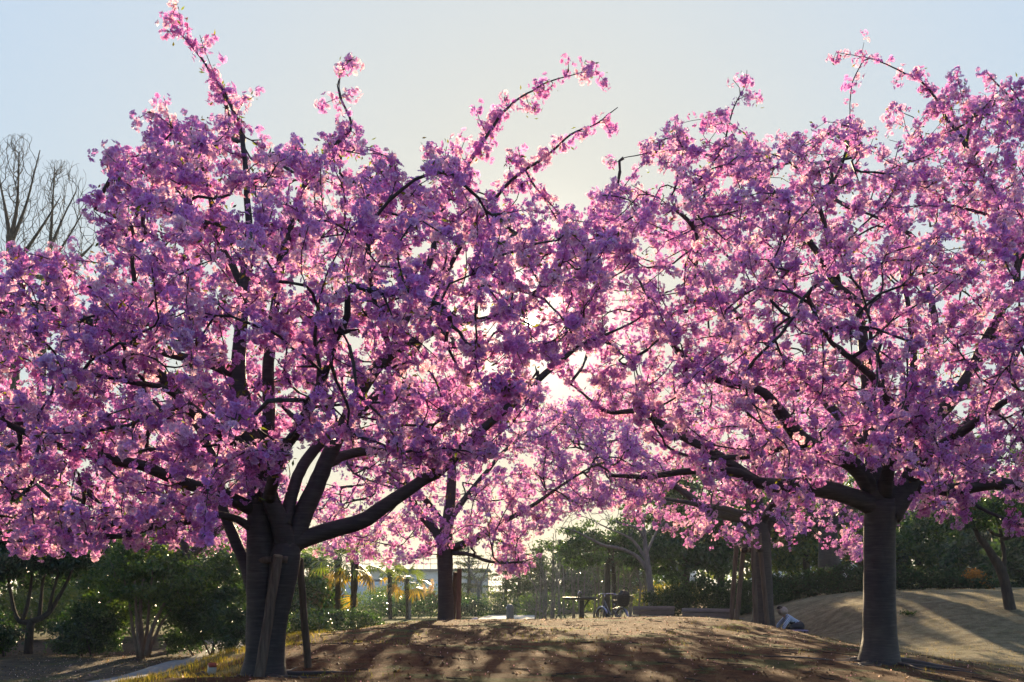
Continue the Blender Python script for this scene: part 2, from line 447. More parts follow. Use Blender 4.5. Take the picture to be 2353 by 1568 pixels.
ground = obj_np("ground", np.stack([xf, yf, Z.ravel()], 1), gq, M['ground'], None, gcol, True, kind="structure",
                label="bare brown earth mound with a dry grass slope and lawn", cat="ground")

M['path'] = noise_mat("grey_path", [(0.3, (0.13, 0.125, 0.12)), (0.6, (0.2, 0.195, 0.185)), (0.8, (0.26, 0.25, 0.24))], 9, 0.9, 0.35)
M['concrete'] = noise_mat("pale_concrete", [(0.3, (0.30, 0.285, 0.26)), (0.7, (0.44, 0.42, 0.38))], 6, 0.9, 0.2)

def strip(name, line, width, mat, lift, label):
    P = spline([(*p, 0) for p in line], 0.3)[:, :2]
    T = np.gradient(P, axis=0); T /= np.linalg.norm(T, axis=1)[:, None]
    Nn = np.stack([-T[:, 1], T[:, 0]], 1)
    m = 9
    u = np.linspace(-0.5, 0.5, m) * width
    G = P[:, None] + Nn[:, None] * u[None, :, None] + 0.05 * (fbm(P[:, 0] * 2, P[:, 1] * 2, 5)[:, None, None] - 0.45) * np.sign(u)[None, :, None]
    z = gz(G[..., 0], G[..., 1]) + lift
    z[:, 0] -= lift * 2 + 0.05; z[:, -1] -= lift * 2 + 0.05
    v = np.concatenate([G, z[..., None]], -1).reshape(-1, 3)
    i = (np.arange(len(P) - 1)[:, None] * m + np.arange(m - 1)[None]).reshape(-1)
    return obj_np(name, v, np.stack([i, i + 1, i + 1 + m, i + m][::-1], 1), mat, None, None, True, kind="structure", label=label, cat="path")
strip("path", [(-7.4, 2), (-6.6, 8), (-6.1, 13), (-5.85, 17), (-5.9, 20), (-6.6, 24), (-8.5, 29)], 1.5, M['path'], 0.035, "narrow grey asphalt path beside the grassy rim of the mound")
strip("path", [(-0.5, 39), (-0.25, 44), (0.1, 50), (0.6, 57), (1.6, 66)], 3.0, M['concrete'], 0.045, "pale concrete path leading away behind the bollard")

# ------------------------------------------------------------------ growing branches
def grow(P0, D0, targets, step=0.12, lift=0.1, rng=RNG, wob=0.12, bias=0.35, maxlen=9.0, rise=0.0):
    cap = len(P0) + len(targets) * 60 + 1000
    P = np.empty((cap, 3)); D = np.empty((cap, 3)); par = np.full(cap, -1)
    n = len(P0); P[:n] = P0; D[:n] = D0
    dmin = np.array([((P0 - t) ** 2).sum(1).min() for t in targets])
    chains = []
    up = np.array([0, 0, 1.0])
    for ti in np.argsort(dmin):
        t = targets[ti]
        v = t - P[:n]; d = np.sqrt((v * v).sum(1)) + 1e-9
        cost = d * (1 + bias - bias * (v * D[:n]).sum(1) / d)
        if rise: cost = cost + rise * np.maximum(0, 0.8 * d - v[:, 2])
        i = int(np.argmin(cost)); di = d[i]
        if di < 0.04 or di > maxlen: continue
        m = max(2, int(di / step))
        if n + m >= cap: break
        c = P[i] + D[i] * 0.38 * di + up * lift * di + rng.normal(0, wob * di * 0.6, 3)
        s = (np.arange(1, m + 1) / m)[:, None]
        pts = (1 - s) ** 2 * P[i] + 2 * s * (1 - s) * c + s * s * t
        pts[:-1] += rng.normal(0, 0.008, (m - 1, 3))
        P[n:n + m] = pts
        q = np.vstack([P[i], pts]); dd = np.diff(q, axis=0); dd /= np.linalg.norm(dd, axis=1)[:, None] + 1e-9
        D[n:n + m] = dd
        par[n] = i; par[n + 1:n + m] = np.arange(n, n + m - 1)
        chains.append((i, n, n + m)); n += m
    return P[:n], D[:n], par[:n], chains

def pipe_radii(n0, par, chains, r0, ex=0.42):
    n = len(par); w = np.zeros(n)
    for (_, a, b) in chains: w[b - 1] += 1
    for i in range(n - 1, n0 - 1, -1):
        if par[i] >= 0: w[par[i]] += w[i]
    return r0 * np.maximum(w, 1) ** ex

def tubes_obj(name, P, R, chains, mat, parent, n0, limb_r=None, sides=4, **kw):
    V = []; Q = []; T = []; k = 0
    for (i, a, b) in chains:
        pts = np.vstack([P[i], P[a:b]]); r = np.r_[R[a], R[a:b]]
        r = r * np.linspace(1, 0.72, len(r))
        sd = sides if r[0] < 0.02 else 7
        v, q, t = tube(pts, r, sd, False)
        V.append(v); Q.append(q + k); k += len(v)
    return obj_np(name, np.concatenate(V), [np.concatenate(Q)], mat, parent, None, True, **kw)

def leaf_cloud(C, L, Wd, rng, axis=None, fold=0.25, flat=0.0):
    """Rhombic folded leaves, 2 triangles each; returns verts, tris, and leaf number per vertex."""
    n = len(C)
    A = rng.normal(size=(n, 3))
    if axis is not None: A = A * 0.6 + axis
    A /= np.linalg.norm(A, axis=1)[:, None] + 1e-9
    B = rng.normal(size=(n, 3)) + np.array([0, 0, flat])
    S = np.cross(A, B); S /= np.linalg.norm(S, axis=1)[:, None] + 1e-9
    Nn = np.cross(S, A)
    L = np.broadcast_to(L, (n,))[:, None]; Wd = np.broadcast_to(Wd, (n,))[:, None]
    b = C - A * L * 0.5; tip = C + A * L * 0.5
    l = C - A * L * 0.05 + S * Wd * 0.5 + Nn * Wd * fold; r = C - A * L * 0.05 - S * Wd * 0.5 + Nn * Wd * fold
    v = np.stack([b, l, tip, r], 1).reshape(-1, 3)
    k = np.arange(n)[:, None] * 4
    t = np.stack([k + [0, 1, 2], k + [0, 2, 3]], 1).reshape(-1, 3)
    return v, t

def hue_pick(n, pal, rng, var=0.25, reps=4):
    pal = np.asarray(pal, float)
    c = pal[rng.integers(0, len(pal), n)] * (1 + rng.uniform(-var, var, (n, 1)))
    return np.repeat(np.clip(c, 0.002, 0.95), reps, 0)

# one blossom cluster: a loose ball of five-petalled flowers
PINK = np.array([(0.57, 0.35, 0.87), (0.53, 0.26, 0.80), (0.66, 0.50, 0.91), (0.55, 0.33, 0.88), (0.54, 0.23, 0.70), (0.75, 0.60, 0.93)])
def flower(c, nrm, r, rng, fine):
    a = np.cross(nrm, rng.normal(size=3)); a /= np.linalg.norm(a); b = np.cross(nrm, a)
    ph = rng.uniform(0, 6.28); V = [c]; T = []; shade = [0.62]
    for k in range(5):
        t = ph + k * 2 * math.pi / 5
        d = math.cos(t) * a + math.sin(t) * b; s = -math.sin(t) * a + math.cos(t) * b
        cup = rng.uniform(0.25, 0.6)
        if fine:
            i = len(V)
            V += [c + r * (0.62 * d + 0.40 * s) + nrm * r * cup * 0.45, c + r * 1.0 * d + nrm * r * cup, c + r * (0.62 * d - 0.40 * s) + nrm * r * cup * 0.45]
            T += [(0, i, i + 1), (0, i + 1, i + 2)]; shade += [1.0, 1.12, 1.0]
        else:
            i = len(V)
            V += [c + r * (0.9 * d + 0.5 * s) + nrm * r * cup, c + r * (0.9 * d - 0.5 * s) + nrm * r * cup]
            T += [(0, i, i + 1)]; shade += [1.05, 1.05]
    return V, T, shade

def cluster_protos(n, nf, R, fr, fine, seed, ped=False):
    rng = np.random.default_rng(seed); out = []
    for _ in range(n):
        V = [np.array((0, 0, 0.004)), np.array((0.004, 0, -0.004))] if ped else []; T = []; S = [0.5, 0.5] if ped else []
        sq = rng.uniform(0.75, 1.15, 3)
        for f in range(nf):
            d = rng.normal(size=3); d /= np.linalg.norm(d)
            nrm = d + rng.normal(0, 0.35, 3); nrm /= np.linalg.norm(nrm)
            v, t, s = flower(d * sq * R * rng.uniform(0.55, 1.0), nrm, fr * rng.uniform(0.8, 1.15), rng, fine)
            k = len(V); V += v; T += [tuple(x + k for x in y) for y in t] + ([(0, 1, k)] if ped else [])
            tone = rng.uniform(0.85, 1.12); S += [x * tone for x in s]
        out.append((np.array(V), np.array(T), np.array(S)))
    return out
FINE = cluster_protos(10, 8, 0.052, 0.021, True, 3, True)
MIDDLE = cluster_protos(10, 7, 0.053, 0.026, False, 4)
COARSE = cluster_protos(8, 7, 0.075, 0.034, False, 5)

def rand_rot(n, rng):
    q = rng.normal(size=(n, 4)); q /= np.linalg.norm(q, axis=1)[:, None]
    w, x, y, z = q.T
    return np.stack([np.stack([1 - 2 * (y * y + z * z), 2 * (x * y - z * w), 2 * (x * z + y * w)], -1),
                     np.stack([2 * (x * y + z * w), 1 - 2 * (x * x + z * z), 2 * (y * z - x * w)], -1),
                     np.stack([2 * (x * z - y * w), 2 * (y * z + x * w), 1 - 2 * (x * x + y * y)], -1)], 1)

def blossom_mesh(C, protos, rng, size=1.0, drift=None):
    V = []; T = []; S = []; k = 0
    kind = rng.integers(0, len(protos), len(C))
    for p, (pv, pt, psd) in enumerate(protos):
        idx = np.where(kind == p)[0]
        if not len(idx): continue
        Rm = rand_rot(len(idx), rng) * (rng.uniform(0.75, 1.25, len(idx)) * size)[:, None, None]
        v = np.einsum('nij,vj->nvi', Rm, pv) + C[idx][:, None]
        col = PINK[rng.integers(0, len(PINK), len(idx))] * rng.uniform(0.88, 1.1, (len(idx), 1))
        s = col[:, None] * psd[None, :, None]
        # flower hearts are deeper red
        deep = psd < 0.72
        s[:, deep, 1] *= 0.6; s[:, deep, 2] *= 0.75
        V.append(v.reshape(-1, 3)); S.append(s.reshape(-1, 3))
        T.append((pt[None] + (np.arange(len(idx)) * len(pv))[:, None, None] + k).reshape(-1, 3)); k += len(idx) * len(pv)
    return np.concatenate(V), np.concatenate(T), np.clip(np.concatenate(S), 0, 0.92)

def in_poly(p, poly):
    x, y = p[:, 0], p[:, 1]; c = np.zeros(len(p), bool); j = len(poly) - 1
    for i in range(len(poly)):
        xi, yi = poly[i]; xj, yj = poly[j]
        with np.errstate(divide='ignore', invalid='ignore'):
            c ^= ((yi > y) != (yj > y)) & (x < (xj - xi) * (y - yi) / (yj - yi + 1e-12) + xi)
        j = i
    return c

def noise3(p, s, seed):
    return (fbm(p[:, 0] * s + p[:, 2] * s * 0.7, p[:, 1] * s - p[:, 2] * s * 0.6, seed, 3) + fbm(p[:, 2] * s + 3.3, p[:, 0] * s * 0.8 - p[:, 1] * s * 0.5, seed + 5, 3)) * 0.5

def cherry_tree(label, D, trunks, limbs, crown, radius, n_targets, n_clusters, fine, seed, group="cherry trees in blossom", spurs=(),
                thick=1.0, leaves=1500, singles=0, size=1.0, gap=0.40, roots=0, step=0.12, minz=1.7):
    rng = np.random.default_rng(seed)
    b = trunks[0][0]
    base = W(b[0], b[1], D)
    base[2] = g1(base[0], base[1])
    t = thing("cherry_tree", label, "tree", tuple(base), group=group)
    P0 = []; D0 = []; R0 = []
    V = []; Q = []; T = []; k = 0
    for tr in trunks:
        pts = np.array([np.r_[W(x, y, D + o), r] for (x, y, o, r) in tr])
        sp = spline(pts, 0.09)
        v, q, tt = tube(sp[:, :3], sp[:, 3], 22 if fine else 14, True, 0.17, seed)
        V.append(v); Q.append(q + k); T.append(tt + k); k += len(v)
        P0.append(sp[:, :3]); g = np.gradient(sp[:, :3], axis=0); D0.append(g / (np.linalg.norm(g, axis=1)[:, None] + 1e-9)); R0.append(sp[:, 3])
    obj_np("trunk", np.concatenate(V), [np.concatenate(Q), np.concatenate(T)], M['bark'], t, None, True)
    for li, (off0, off1, pl) in enumerate(limbs):
        pl = np.array(pl, float)
        arc = np.r_[0, np.cumsum(np.hypot(*np.diff(pl[:, :2], axis=0).T))]; arc /= arc[-1]
        pts = np.array([np.r_[W(x, y, D + off0 + (off1 - off0) * a), r] for (x, y, r), a in zip(pl, arc)])
        sp = spline(pts, 0.07 if fine else 0.15)
        w = rng.normal(0, 0.012 if fine else 0.02, (len(sp), 3)); w[0] = 0
        sp[:, :3] += np.cumsum(w, axis=0) * 0.3
        v, q, tt = tube(sp[:, :3], np.maximum(sp[:, 3], 0.004), 12 if fine else 8, True, 0.08, seed + li)
        obj_np("limb", v, [q, tt], M['bark'], t, None, True)
        P0.append(sp[:, :3]); g = np.gradient(sp[:, :3], axis=0); D0.append(g / (np.linalg.norm(g, axis=1)[:, None] + 1e-9)); R0.append(sp[:, 3])
    for r_ in range(roots):
        a = rng.uniform(0, 6.28) if roots > 9 else r_ * 6.283 / roots + rng.uniform(-.3, .3)
        L = rng.uniform(0.6, 2.3); m = 22
        s = np.linspace(0.06, 1, m) * L
        ang = a + np.cumsum(rng.normal(0, 0.16, m))
        x = base[0] + 0.08 * math.cos(a) + np.cumsum(np.cos(ang)) * L / m; y = base[1] + 0.08 * math.sin(a) + np.cumsum(np.sin(ang)) * L / m
        rad = np.linspace(0.05, 0.008, m) * rng.uniform(0.6, 1.1)
        z = gz(x, y) + rad * (0.05 + 0.55 * np.sin(s * 4 + a)) + 0.10 * np.exp(-s * 7) - 0.016
        v, q, tt = tube(np.stack([x, y, z], 1), rad, 8, True, 0.12, r_)
        obj_np("root", v, [q, tt], M['bark'], t, None, True)
    P0 = np.concatenate(P0); D0 = np.concatenate(D0); R0 = np.concatenate(R0)
    # where the twigs end
    poly = np.array(crown, float); lo = poly.min(0); hi = poly.max(0)
    tg = []
    while len(tg) < n_targets:
        c = rng.uniform(lo, hi, (4000, 2)); c = c[in_poly(c, poly)]
        u = ((c[:, 0] * K - 512) / 1000 * D - base[0]) / radius
        T_ = radius * np.sqrt(np.maximum(0.06, 1 - u * u)) * thick
        vv = (c[:, 1] - lo[1]) / (hi[1] - lo[1])
        T_ = T_ * (0.35 + 0.65 * ss(0.0, 0.35, vv))
        o = rng.uniform(-0.72, 1, len(c)) * T_
        p = np.array([W(x, y, D + oo) for (x, y), oo in zip(c, o)])
        ok = (noise3(p, 1.5, seed) > gap) & (p[:, 2] > minz)
        tg += list(p[ok])
    tg = np.array(tg[:n_targets])
    # short side twigs all along thin limbs
    thin = np.where((R0 < 0.034) & (P0[:, 2] > 1.5))[0]
    side = thin[rng.integers(0, len(thin), int(len(thin) * (0.55 if fine else 0.4)))] if len(thin) else thin
    ex = P0[side] + rng.normal(0, 0.11, (len(side), 3)) + D0[side] * 0.06
    tg = np.concatenate([tg, ex])
    P, Dr, par, chains = grow(P0, D0, tg, step, 0.06, rng, 0.08, 0.65)
    n0 = len(P0)
    R = pipe_radii(n0, par, chains, 0.0048 if fine else 0.007)
    R = np.minimum(R, 0.05); R[:n0] = R0
    tubes_obj("twigs", P, R, chains, M['bark'], t, n0, kind="stuff")
    # blossom along the young wood
    cand = np.where(R[n0:] < (0.0145 if fine else 0.021))[0] + n0
    cand = cand[P[cand, 2] > minz - 0.25]
    pick = cand[rng.integers(0, len(cand), n_clusters)]
    thin2 = np.where(R0 < 0.02)[0]
    if len(thin2): pick = np.r_[pick, thin2[rng.integers(0, len(thin2), int(len(thin2) * 0.7))]]
    C = P[pick] + rng.normal(0, 0.034 if fine else 0.07, (len(pick), 3))
    q_ = np.hypot(C[:, 0] / C[:, 1] - 0.019, (C[:, 2] - EYE) / C[:, 1] - 0.27)
    C = C[q_ > 0.004 + 0.05 / C[:, 1]]       # the low sun shows through here
    tips = np.array([b_ - 1 for (_, a_, b_) in chains])
    if singles:
        # the clusters that stand out by themselves at the ends of the outermost twigs
        mid = P[tips].mean(0); far = tips[np.argsort(-np.linalg.norm((P[tips] - mid) * [1, 0.3, 1.3], axis=1))[:singles * 2]]
        far = far[rng.permutation(len(far))[:singles]]
        protos = []
        for kk in range(5):
            v, tri, cc = blossom_mesh(np.zeros((1, 3)), [FINE[kk]], rng, 1.1)
            protos.append(np_mesh("blossom_cluster", v, tri, M['petal'], cc))
        for i_, nd in enumerate(far):
            o = bpy.data.objects.new("blossom_cluster", protos[i_ % 5])
            o.location = Vector(P[nd] - base); o.rotation_euler = rng.uniform(0, 6.28, 3); o.scale = (rng.uniform(0.9, 1.25),) * 3
            link(o, t)
    v, tri, cc = blossom_mesh(C, FINE[:2] + MIDDLE if fine else COARSE, rng, size)
    obj_np("blossom", v, tri, M['petal'], t, cc, False, kind="stuff")
    # young bronze-green leaves at twig ends
    li = rng.integers(0, len(cand), leaves)
    LC = P[cand[li]] + rng.normal(0, 0.045 if fine else 0.07, (leaves, 3))
    s_ = 0.055 if fine else 0.075
    v, tri = leaf_cloud(LC, rng.uniform(0.7, 1.3, leaves) * s_, rng.uniform(0.3, 0.45, leaves) * s_, rng)
    cc = hue_pick(leaves, [(0.10, 0.13, 0.025), (0.15, 0.15, 0.03), (0.11, 0.065, 0.025), (0.07, 0.09, 0.022), (0.06, 0.05, 0.02)], rng)
    obj_np("young_leaves", v, tri, M['young_leaf'], t, cc, False, kind="stuff")
    return t

# ------------------------------------------------------------------ cherry trees
A_T1 = [(602,1580,0,.25),(603,1550,0,.2),(604,1490,0,.165),(604,1400,0,.152),(604,1300,0,.145),(603,1200,0,.14),(597,1120,0,.122),(585,1060,0,.11),(568,980,0,.1),(552,900,0,.085),(547,850,0,.075),(556,720,0,.058),(565,600,.05,.044)]
A_T2 = [(630,1575,-.1,.14),(628,1520,-.1,.115),(632,1450,-.1,.105),(641,1380,-.1,.115),(651,1320,-.09,.13),(656,1280,-.08,.135),(660,1245,-.05,.118)]
A_LIMBS = [
 (.05,.3,[(565,600,.044),(572,520,.036),(569,400,.028),(555,300,.021),(520,220,.016),(470,150,.012),(430,100,.008),(395,62,.004)]),
 (-.05,-.5,[(660,1262,.12),(640,1195,.095),(618,1145,.085),(606,1080,.07),(615,960,.06),(612,850,.055),(625,740,.045),(640,640,.038),(652,560,.025)]),
 (-.05,.9,[(660,1258,.11),(690,1240,.085),(760,1216,.08),(825,1193,.075),(900,1142,.066),(960,1102,.058),(1010,1070,.052),(1072,1001,.045),(1130,950,.042),(1192,901,.038),(1224,866,.035),(1270,826,.028),(1330,780,.02),(1410,748,.012),(1460,720,.008)]),
 (-.03,.5,[(665,1262,.11),(690,1200,.1),(718,1130,.09),(745,1070,.08),(790,990,.07),(830,915,.066),(870,850,.06),(920,808,.05),(990,775,.038),(1060,750,.03),(1130,735,.024),(1210,700,.015)]),
 (-.1,1.6,[(655,1210,.07),(672,1130,.06),(700,1065,.055),(760,1000,.052),(815,955,.05),(880,890,.045),(915,860,.04),(960,780,.034),(1010,690,.026)]),
 (0,-1.7,[(598,1180,.075),(520,1140,.062),(430,1112,.055),(340,1070,.05),(250,1050,.042),(130,1020,.033),(60,990,.027),(-40,950,.02),(-110,930,.012)]),
 (0,-.9,[(585,1060,.075),(500,990,.06),(430,935,.05),(360,865,.046),(325,830,.04),(311,740,.026),(313,640,.02),(300,560,.012)]),
 (0,-.6,[(548,862,.05),(480,836,.042),(380,806,.04),(300,780,.038),(200,732,.034),(110,706,.03),(0,690,.026),(-70,690,.02)]),
 (0,.5,[(606,1420,.11),(582,1350,.09),(562,1300,.062),(540,1245,.057),(511,1174,.052),(495,1110,.046),(485,1040,.035),(440,960,.025)]),
 (0,-1.2,[(595,1225,.05),(545,1195,.038),(486,1183,.034),(420,1200,.03),(365,1204,.027),(283,1231,.024),(188,1219,.019),(146,1215,.012),(60,1240,.008)]),
 (.45,1.8,[(885,845,.045),(930,740,.04),(960,680,.038),(985,600,.034),(1010,510,.03),(1035,440,.026),(1075,370,.022),(1105,330,.02),(1145,270,.016),(1175,235,.013),(1215,210,.01),(1265,185,.008),(1350,160,.004)]),
 (.8,.6,[(960,780,.03),(1000,690,.026),(1060,560,.022),(1110,490,.02),(1150,440,.018),(1200,395,.016),(1245,365,.014),(1310,310,.01),(1370,285,.008),(1420,250,.004)]),
 (.3,-.8,[(905,815,.032),(880,755,.028),(862,690,.024),(855,620,.018),(850,560,.012)]),
 (.1,.6,[(640,640,.03),(690,450,.026),(742,360,.02),(807,294,.014),(784,221,.01),(780,183,.008),(797,148,.004)]),
 (.05,-.6,[(570,522,.03),(500,516,.023),(430,502,.015),(370,480,.009),(310,470,.005)]),
 (.05,.5,[(571,520,.026),(640,526,.019),(720,540,.012),(800,530,.007),(860,545,.004)]),
 (.05,.3,[(560,660,.04),(500,560,.03),(440,490,.025),(400,430,.02),(360,396,.016),(300,386,.01),(228,384,.005)]),
 (.1,-.3,[(500,560,.02),(488,470,.018),(470,390,.014),(445,335,.011),(400,295,.007),(362,264,.004)]),
 (-.4,-2.2,[(618,1145,.06),(640,1060,.05),(690,980,.042),(730,900,.034),(760,830,.026),(780,760,.016)]),
 (-.3,-1.8,[(606,1080,.055),(540,1010,.045),(450,960,.036),(380,900,.028),(280,880,.018),(180,860,.012)]),
 (.4,2.6,[(745,1070,.055),(800,1040,.05),(880,1030,.044),(960,1010,.036),(1060,960,.026),(1150,900,.016)]),
]
A_CROWN = [(-160,620),(0,590),(70,565),(200,605),(245,560),(208,505),(212,432),(270,402),(330,445),(380,425),(330,398),(232,388),(226,355),(300,335),(350,332),(356,268),(420,292),(432,258),(500,292),(540,272),(600,312),(640,312),(700,332),(760,292),(800,332),(870,332),(880,380),(918,362),(895,420),(960,405),(1005,440),(968,335),(1040,352),(1075,400),(1100,430),(1180,470),(1300,492),(1395,500),(1430,525),(1400,620),(1330,790),(1262,850),(1235,930),(1150,1000),(1130,1060),(1010,1085),(920,1100),(860,1110),(800,1030),(700,1010),(640,1120),(560,1150),(500,1230),(400,1240),(300,1255),(220,1270),(60,1300),(40,1260),(0,1255),(-160,1260)]
cherry_tree("tall cherry tree in blossom with a twin trunk propped by wooden stakes", 9.5, [A_T1, A_T2], A_LIMBS, A_CROWN, 3.9, 2500, 10800, True, 11, leaves=8000, singles=150, roots=7, gap=0.34)

B_T = [(2020,1560,0,.34),(2020,1530,0,.275),(2021,1480,0,.215),(2020,1400,0,.195),(2020,1300,0,.19),(2022,1220,0,.188),(2025,1180,0,.2),(2022,1150,0,.19)]
B_LIMBS = [
 (0,-.6,[(2025,1175,.15),(1995,1155,.13),(1960,1140,.115),(1900,1125,.11),(1840,1115,.1),(1790,1115,.09),(1740,1105,.07),(1700,1085,.06),(1640,1075,.05),(1560,1080,.04),(1480,1090,.03),(1400,1088,.02)]),
 (0,.3,[(2022,1180,.17),(2012,1120,.15),(2010,1060,.13),(2006,1000,.105),(1998,900,.085),(1985,790,.066),(1968,700,.05),(1924,659,.046),(1889,602,.042),(1852,545,.038),(1823,497,.034),(1805,466,.032),(1753,417,.027),(1687,378,.022),(1625,352,.016),(1555,345,.011),(1440,364,.005)]),
 (.05,1.2,[(2030,1180,.15),(2037,1060,.1),(2062,1000,.085),(2085,900,.065),(2090,800,.05),(2075,680,.035),(2060,600,.02)]),
 (0,0,[(2040,1185,.17),(2065,1145,.15),(2088,1108,.135),(2110,1055,.11),(2140,975,.095),(2185,920,.09),(2225,860,.08),(2255,790,.062),(2290,720,.05),(2328,640,.04),(2300,510,.034),(2232,382,.028),(2197,312,.024),(2166,277,.02),(2144,233,.016),(2109,193,.013),(2056,167,.009),(1995,140,.006),(1924,127,.003)]),
 (0,-.3,[(2080,1122,.11),(2120,1117,.086),(2180,1122,.08),(2230,1115,.082),(2290,1104,.082),(2353,1112,.074),(2450,1100,.055),(2550,1060,.03),(2640,1030,.015)]),
 (0,.8,[(2115,1040,.08),(2122,960,.066),(2132,900,.06),(2142,830,.055),(2150,760,.045),(2130,650,.036),(2109,558,.03),(2060,530,.025),(2017,505,.018),(1959,488,.01)]),
 (0,-.9,[(2015,1140,.12),(1960,1068,.105),(1900,1040,.1),(1840,1008,.092),(1800,960,.08),(1770,915,.062),(1740,890,.052),(1650,870,.044),(1600,840,.036),(1550,797,.026),(1525,760,.014)]),
 (-.5,-1.2,[(1850,1012,.06),(1790,1028,.052),(1720,1045,.04),(1640,1050,.025),(1560,1040,.014)]),
 (-.3,.8,[(1740,1105,.055),(1640,1040,.052),(1575,1010,.052),(1533,987,.05),(1492,960,.042),(1457,946,.036),(1424,948,.03),(1389,946,.026),(1348,917,.018),(1290,870,.009)]),
 (.15,-.4,[(1805,468,.022),(1695,473,.018),(1625,511,.013),(1555,545,.007)]),
 (.2,-.5,[(1930,665,.036),(1900,540,.03),(1876,453,.025),(1836,391,.017),(1801,365,.009)]),
 (0,.4,[(2290,720,.035),(2380,600,.03),(2333,519,.024),(2214,470,.016),(2148,466,.008)]),
 (.1,.1,[(1640,356,.014),(1660,343,.013),(1682,255,.009),(1713,193,.004)]),
 (-.1,-.9,[(2195,1122,.026),(2215,1132,.024),(2250,1165,.022),(2300,1190,.02),(2352,1208,.018),(2440,1225,.01)]),
 (0,-2.4,[(2030,1150,.1),(2040,1070,.08),(2060,990,.065),(2020,900,.05),(1960,840,.036),(1900,790,.022),(1860,720,.012)]),
 (0,-2.2,[(2085,1110,.085),(2150,1040,.07),(2220,990,.055),(2290,940,.04),(2360,900,.025),(2420,860,.014)]),
 (0,2.4,[(2010,1060,.08),(1930,960,.066),(1860,880,.052),(1780,800,.04),(1700,720,.028),(1620,640,.016)]),
 (0,2.3,[(2110,1060,.08),(2200,1000,.066),(2290,900,.052),(2350,800,.04),(2420,700,.028),(2480,600,.016)]),
 (0,-.3,[(2330,640,.03),(2390,480,.025),(2400,360,.02),(2353,260,.015),(2290,190,.01),(2265,160,.005)]),
]
B_CROWN = [(1440,350),(1500,312),(1560,268),(1580,332),(1645,245),(1695,242),(1682,312),(1760,322),(1860,292),(1960,272),(2010,292),(2000,345),(1990,380),(2040,330),(2015,228),(2090,262),(2130,280),(2160,230),(2195,160),(2230,240),(2290,180),(2353,190),(2480,260),(2600,420),(2640,700),(2600,950),(2480,1130),(2353,1165),(2240,1130),(2205,1215),(2140,1185),(2075,1160),(2060,1080),(1960,1060),(1900,1150),(1760,1150),(1650,1140),(1500,1010),(1380,905),(1320,790),(1280,640),(1300,560),(1370,430),(1440,415),(1480,450),(1560,380),(1460,370)]
cherry_tree("spreading cherry tree in blossom with a single stout trunk and bare surface roots", 12.5, [B_T], B_LIMBS, B_CROWN, 4.6, 2900, 13500, True, 23, leaves=8000, singles=150, roots=13, gap=0.35)

C_T = [(1025,1450,0,.24),(1025,1434,0,.2),(1024,1400,0,.175),(1023,1330,0,.17),(1023,1280,0,.17),(1022,1240,0,.165)]
C_LIMBS = [
 (0,0,[(1022,1250,.16),(1030,1190,.13),(1036,1130,.11),(1040,1060,.09),(1050,980,.06),(1045,900,.03)]),
 (0,.6,[(1018,1250,.13),(995,1210,.11),(960,1170,.09),(920,1120,.06),(870,1070,.03)]),
 (0,-.6,[(1030,1262,.1),(1065,1250,.09),(1110,1225,.075),(1160,1195,.06),(1220,1160,.045),(1290,1110,.03),(1360,1070,.016)]),
 (0,-1.4,[(1035,1270,.055),(1085,1275,.042),(1130,1290,.034),(1180,1292,.024),(1230,1285,.012)]),
 (0,1.8,[(1030,1200,.08),(1090,1120,.06),(1160,1040,.04),(1230,980,.02)]),
 (0,-2,[(1025,1210,.08),(960,1130,.06),(880,1080,.04),(800,1060,.02)]),
]
C_CROWN = [(700,1120),(730,1000),(850,900),(1000,860),(1150,890),(1240,900),(1330,920),(1480,1000),(1560,1080),(1540,1150),(1400,1160),(1290,1190),(1240,1230),(1170,1240),(1230,1280),(1240,1320),(1180,1325),(1120,1290),(1060,1250),(980,1280),(900,1290),(800,1290),(700,1270),(660,1200)]
cherry_tree("cherry tree in blossom on the mound crest, single dark trunk with a stake close behind", 22, [C_T], C_LIMBS, C_CROWN, 5.0, 850, 4300, False, 37, leaves=3000, thick=0.7, gap=0.35, step=0.2, size=1.0)

D_T = [(1750,1450,0,.34),(1752,1425,0,.3),(1754,1380,0,.25),(1754,1300,0,.22),(1750,1240,0,.22),(1745,1200,0,.2)]
D_LIMBS = [
 (0,-2.0,[(1740,1190,.1),(1660,1170,.08),(1560,1150,.05),(1440,1140,.02)]),
 (0,-.4,[(1748,1210,.18),(1700,1190,.15),(1640,1175,.12),(1600,1150,.1),(1540,1110,.07),(1470,1080,.045),(1380,1060,.02)]),
 (0,0,[(1745,1215,.18),(1740,1130,.14),(1735,1040,.1),(1720,940,.06),(1710,860,.03)]),
 (0,.5,[(1752,1220,.17),(1785,1180,.13),(1830,1120,.1),(1890,1060,.07),(1960,1000,.04)]),
 (0,-2.5,[(1750,1200,.12),(1780,1150,.09),(1800,1100,.06),(1830,1050,.03)]),
 (0,2.2,[(1745,1180,.1),(1680,1100,.08),(1600,1020,.05),(1520,960,.02)]),
]
D_CROWN = [(1220,1040),(1260,950),(1340,900),(1450,890),(1600,860),(1750,830),(1900,870),(2050,940),(2150,1020),(2120,1120),(2080,1190),(1995,1230),(1975,1300),(1900,1265),(1850,1210),(1810,1250),(1770,1265),(1700,1255),(1650,1245),(1590,1255),(1540,1225),(1480,1210),(1420,1180),(1380,1160),(1320,1130)]
cherry_tree("cherry tree in blossom whose trunk stands inside a tall frame of stakes behind the benches", 25.5, [D_T], D_LIMBS, D_CROWN, 5.2, 900, 4700, False, 53, leaves=3000, thick=0.7, gap=0.35, step=0.2, size=1.05)

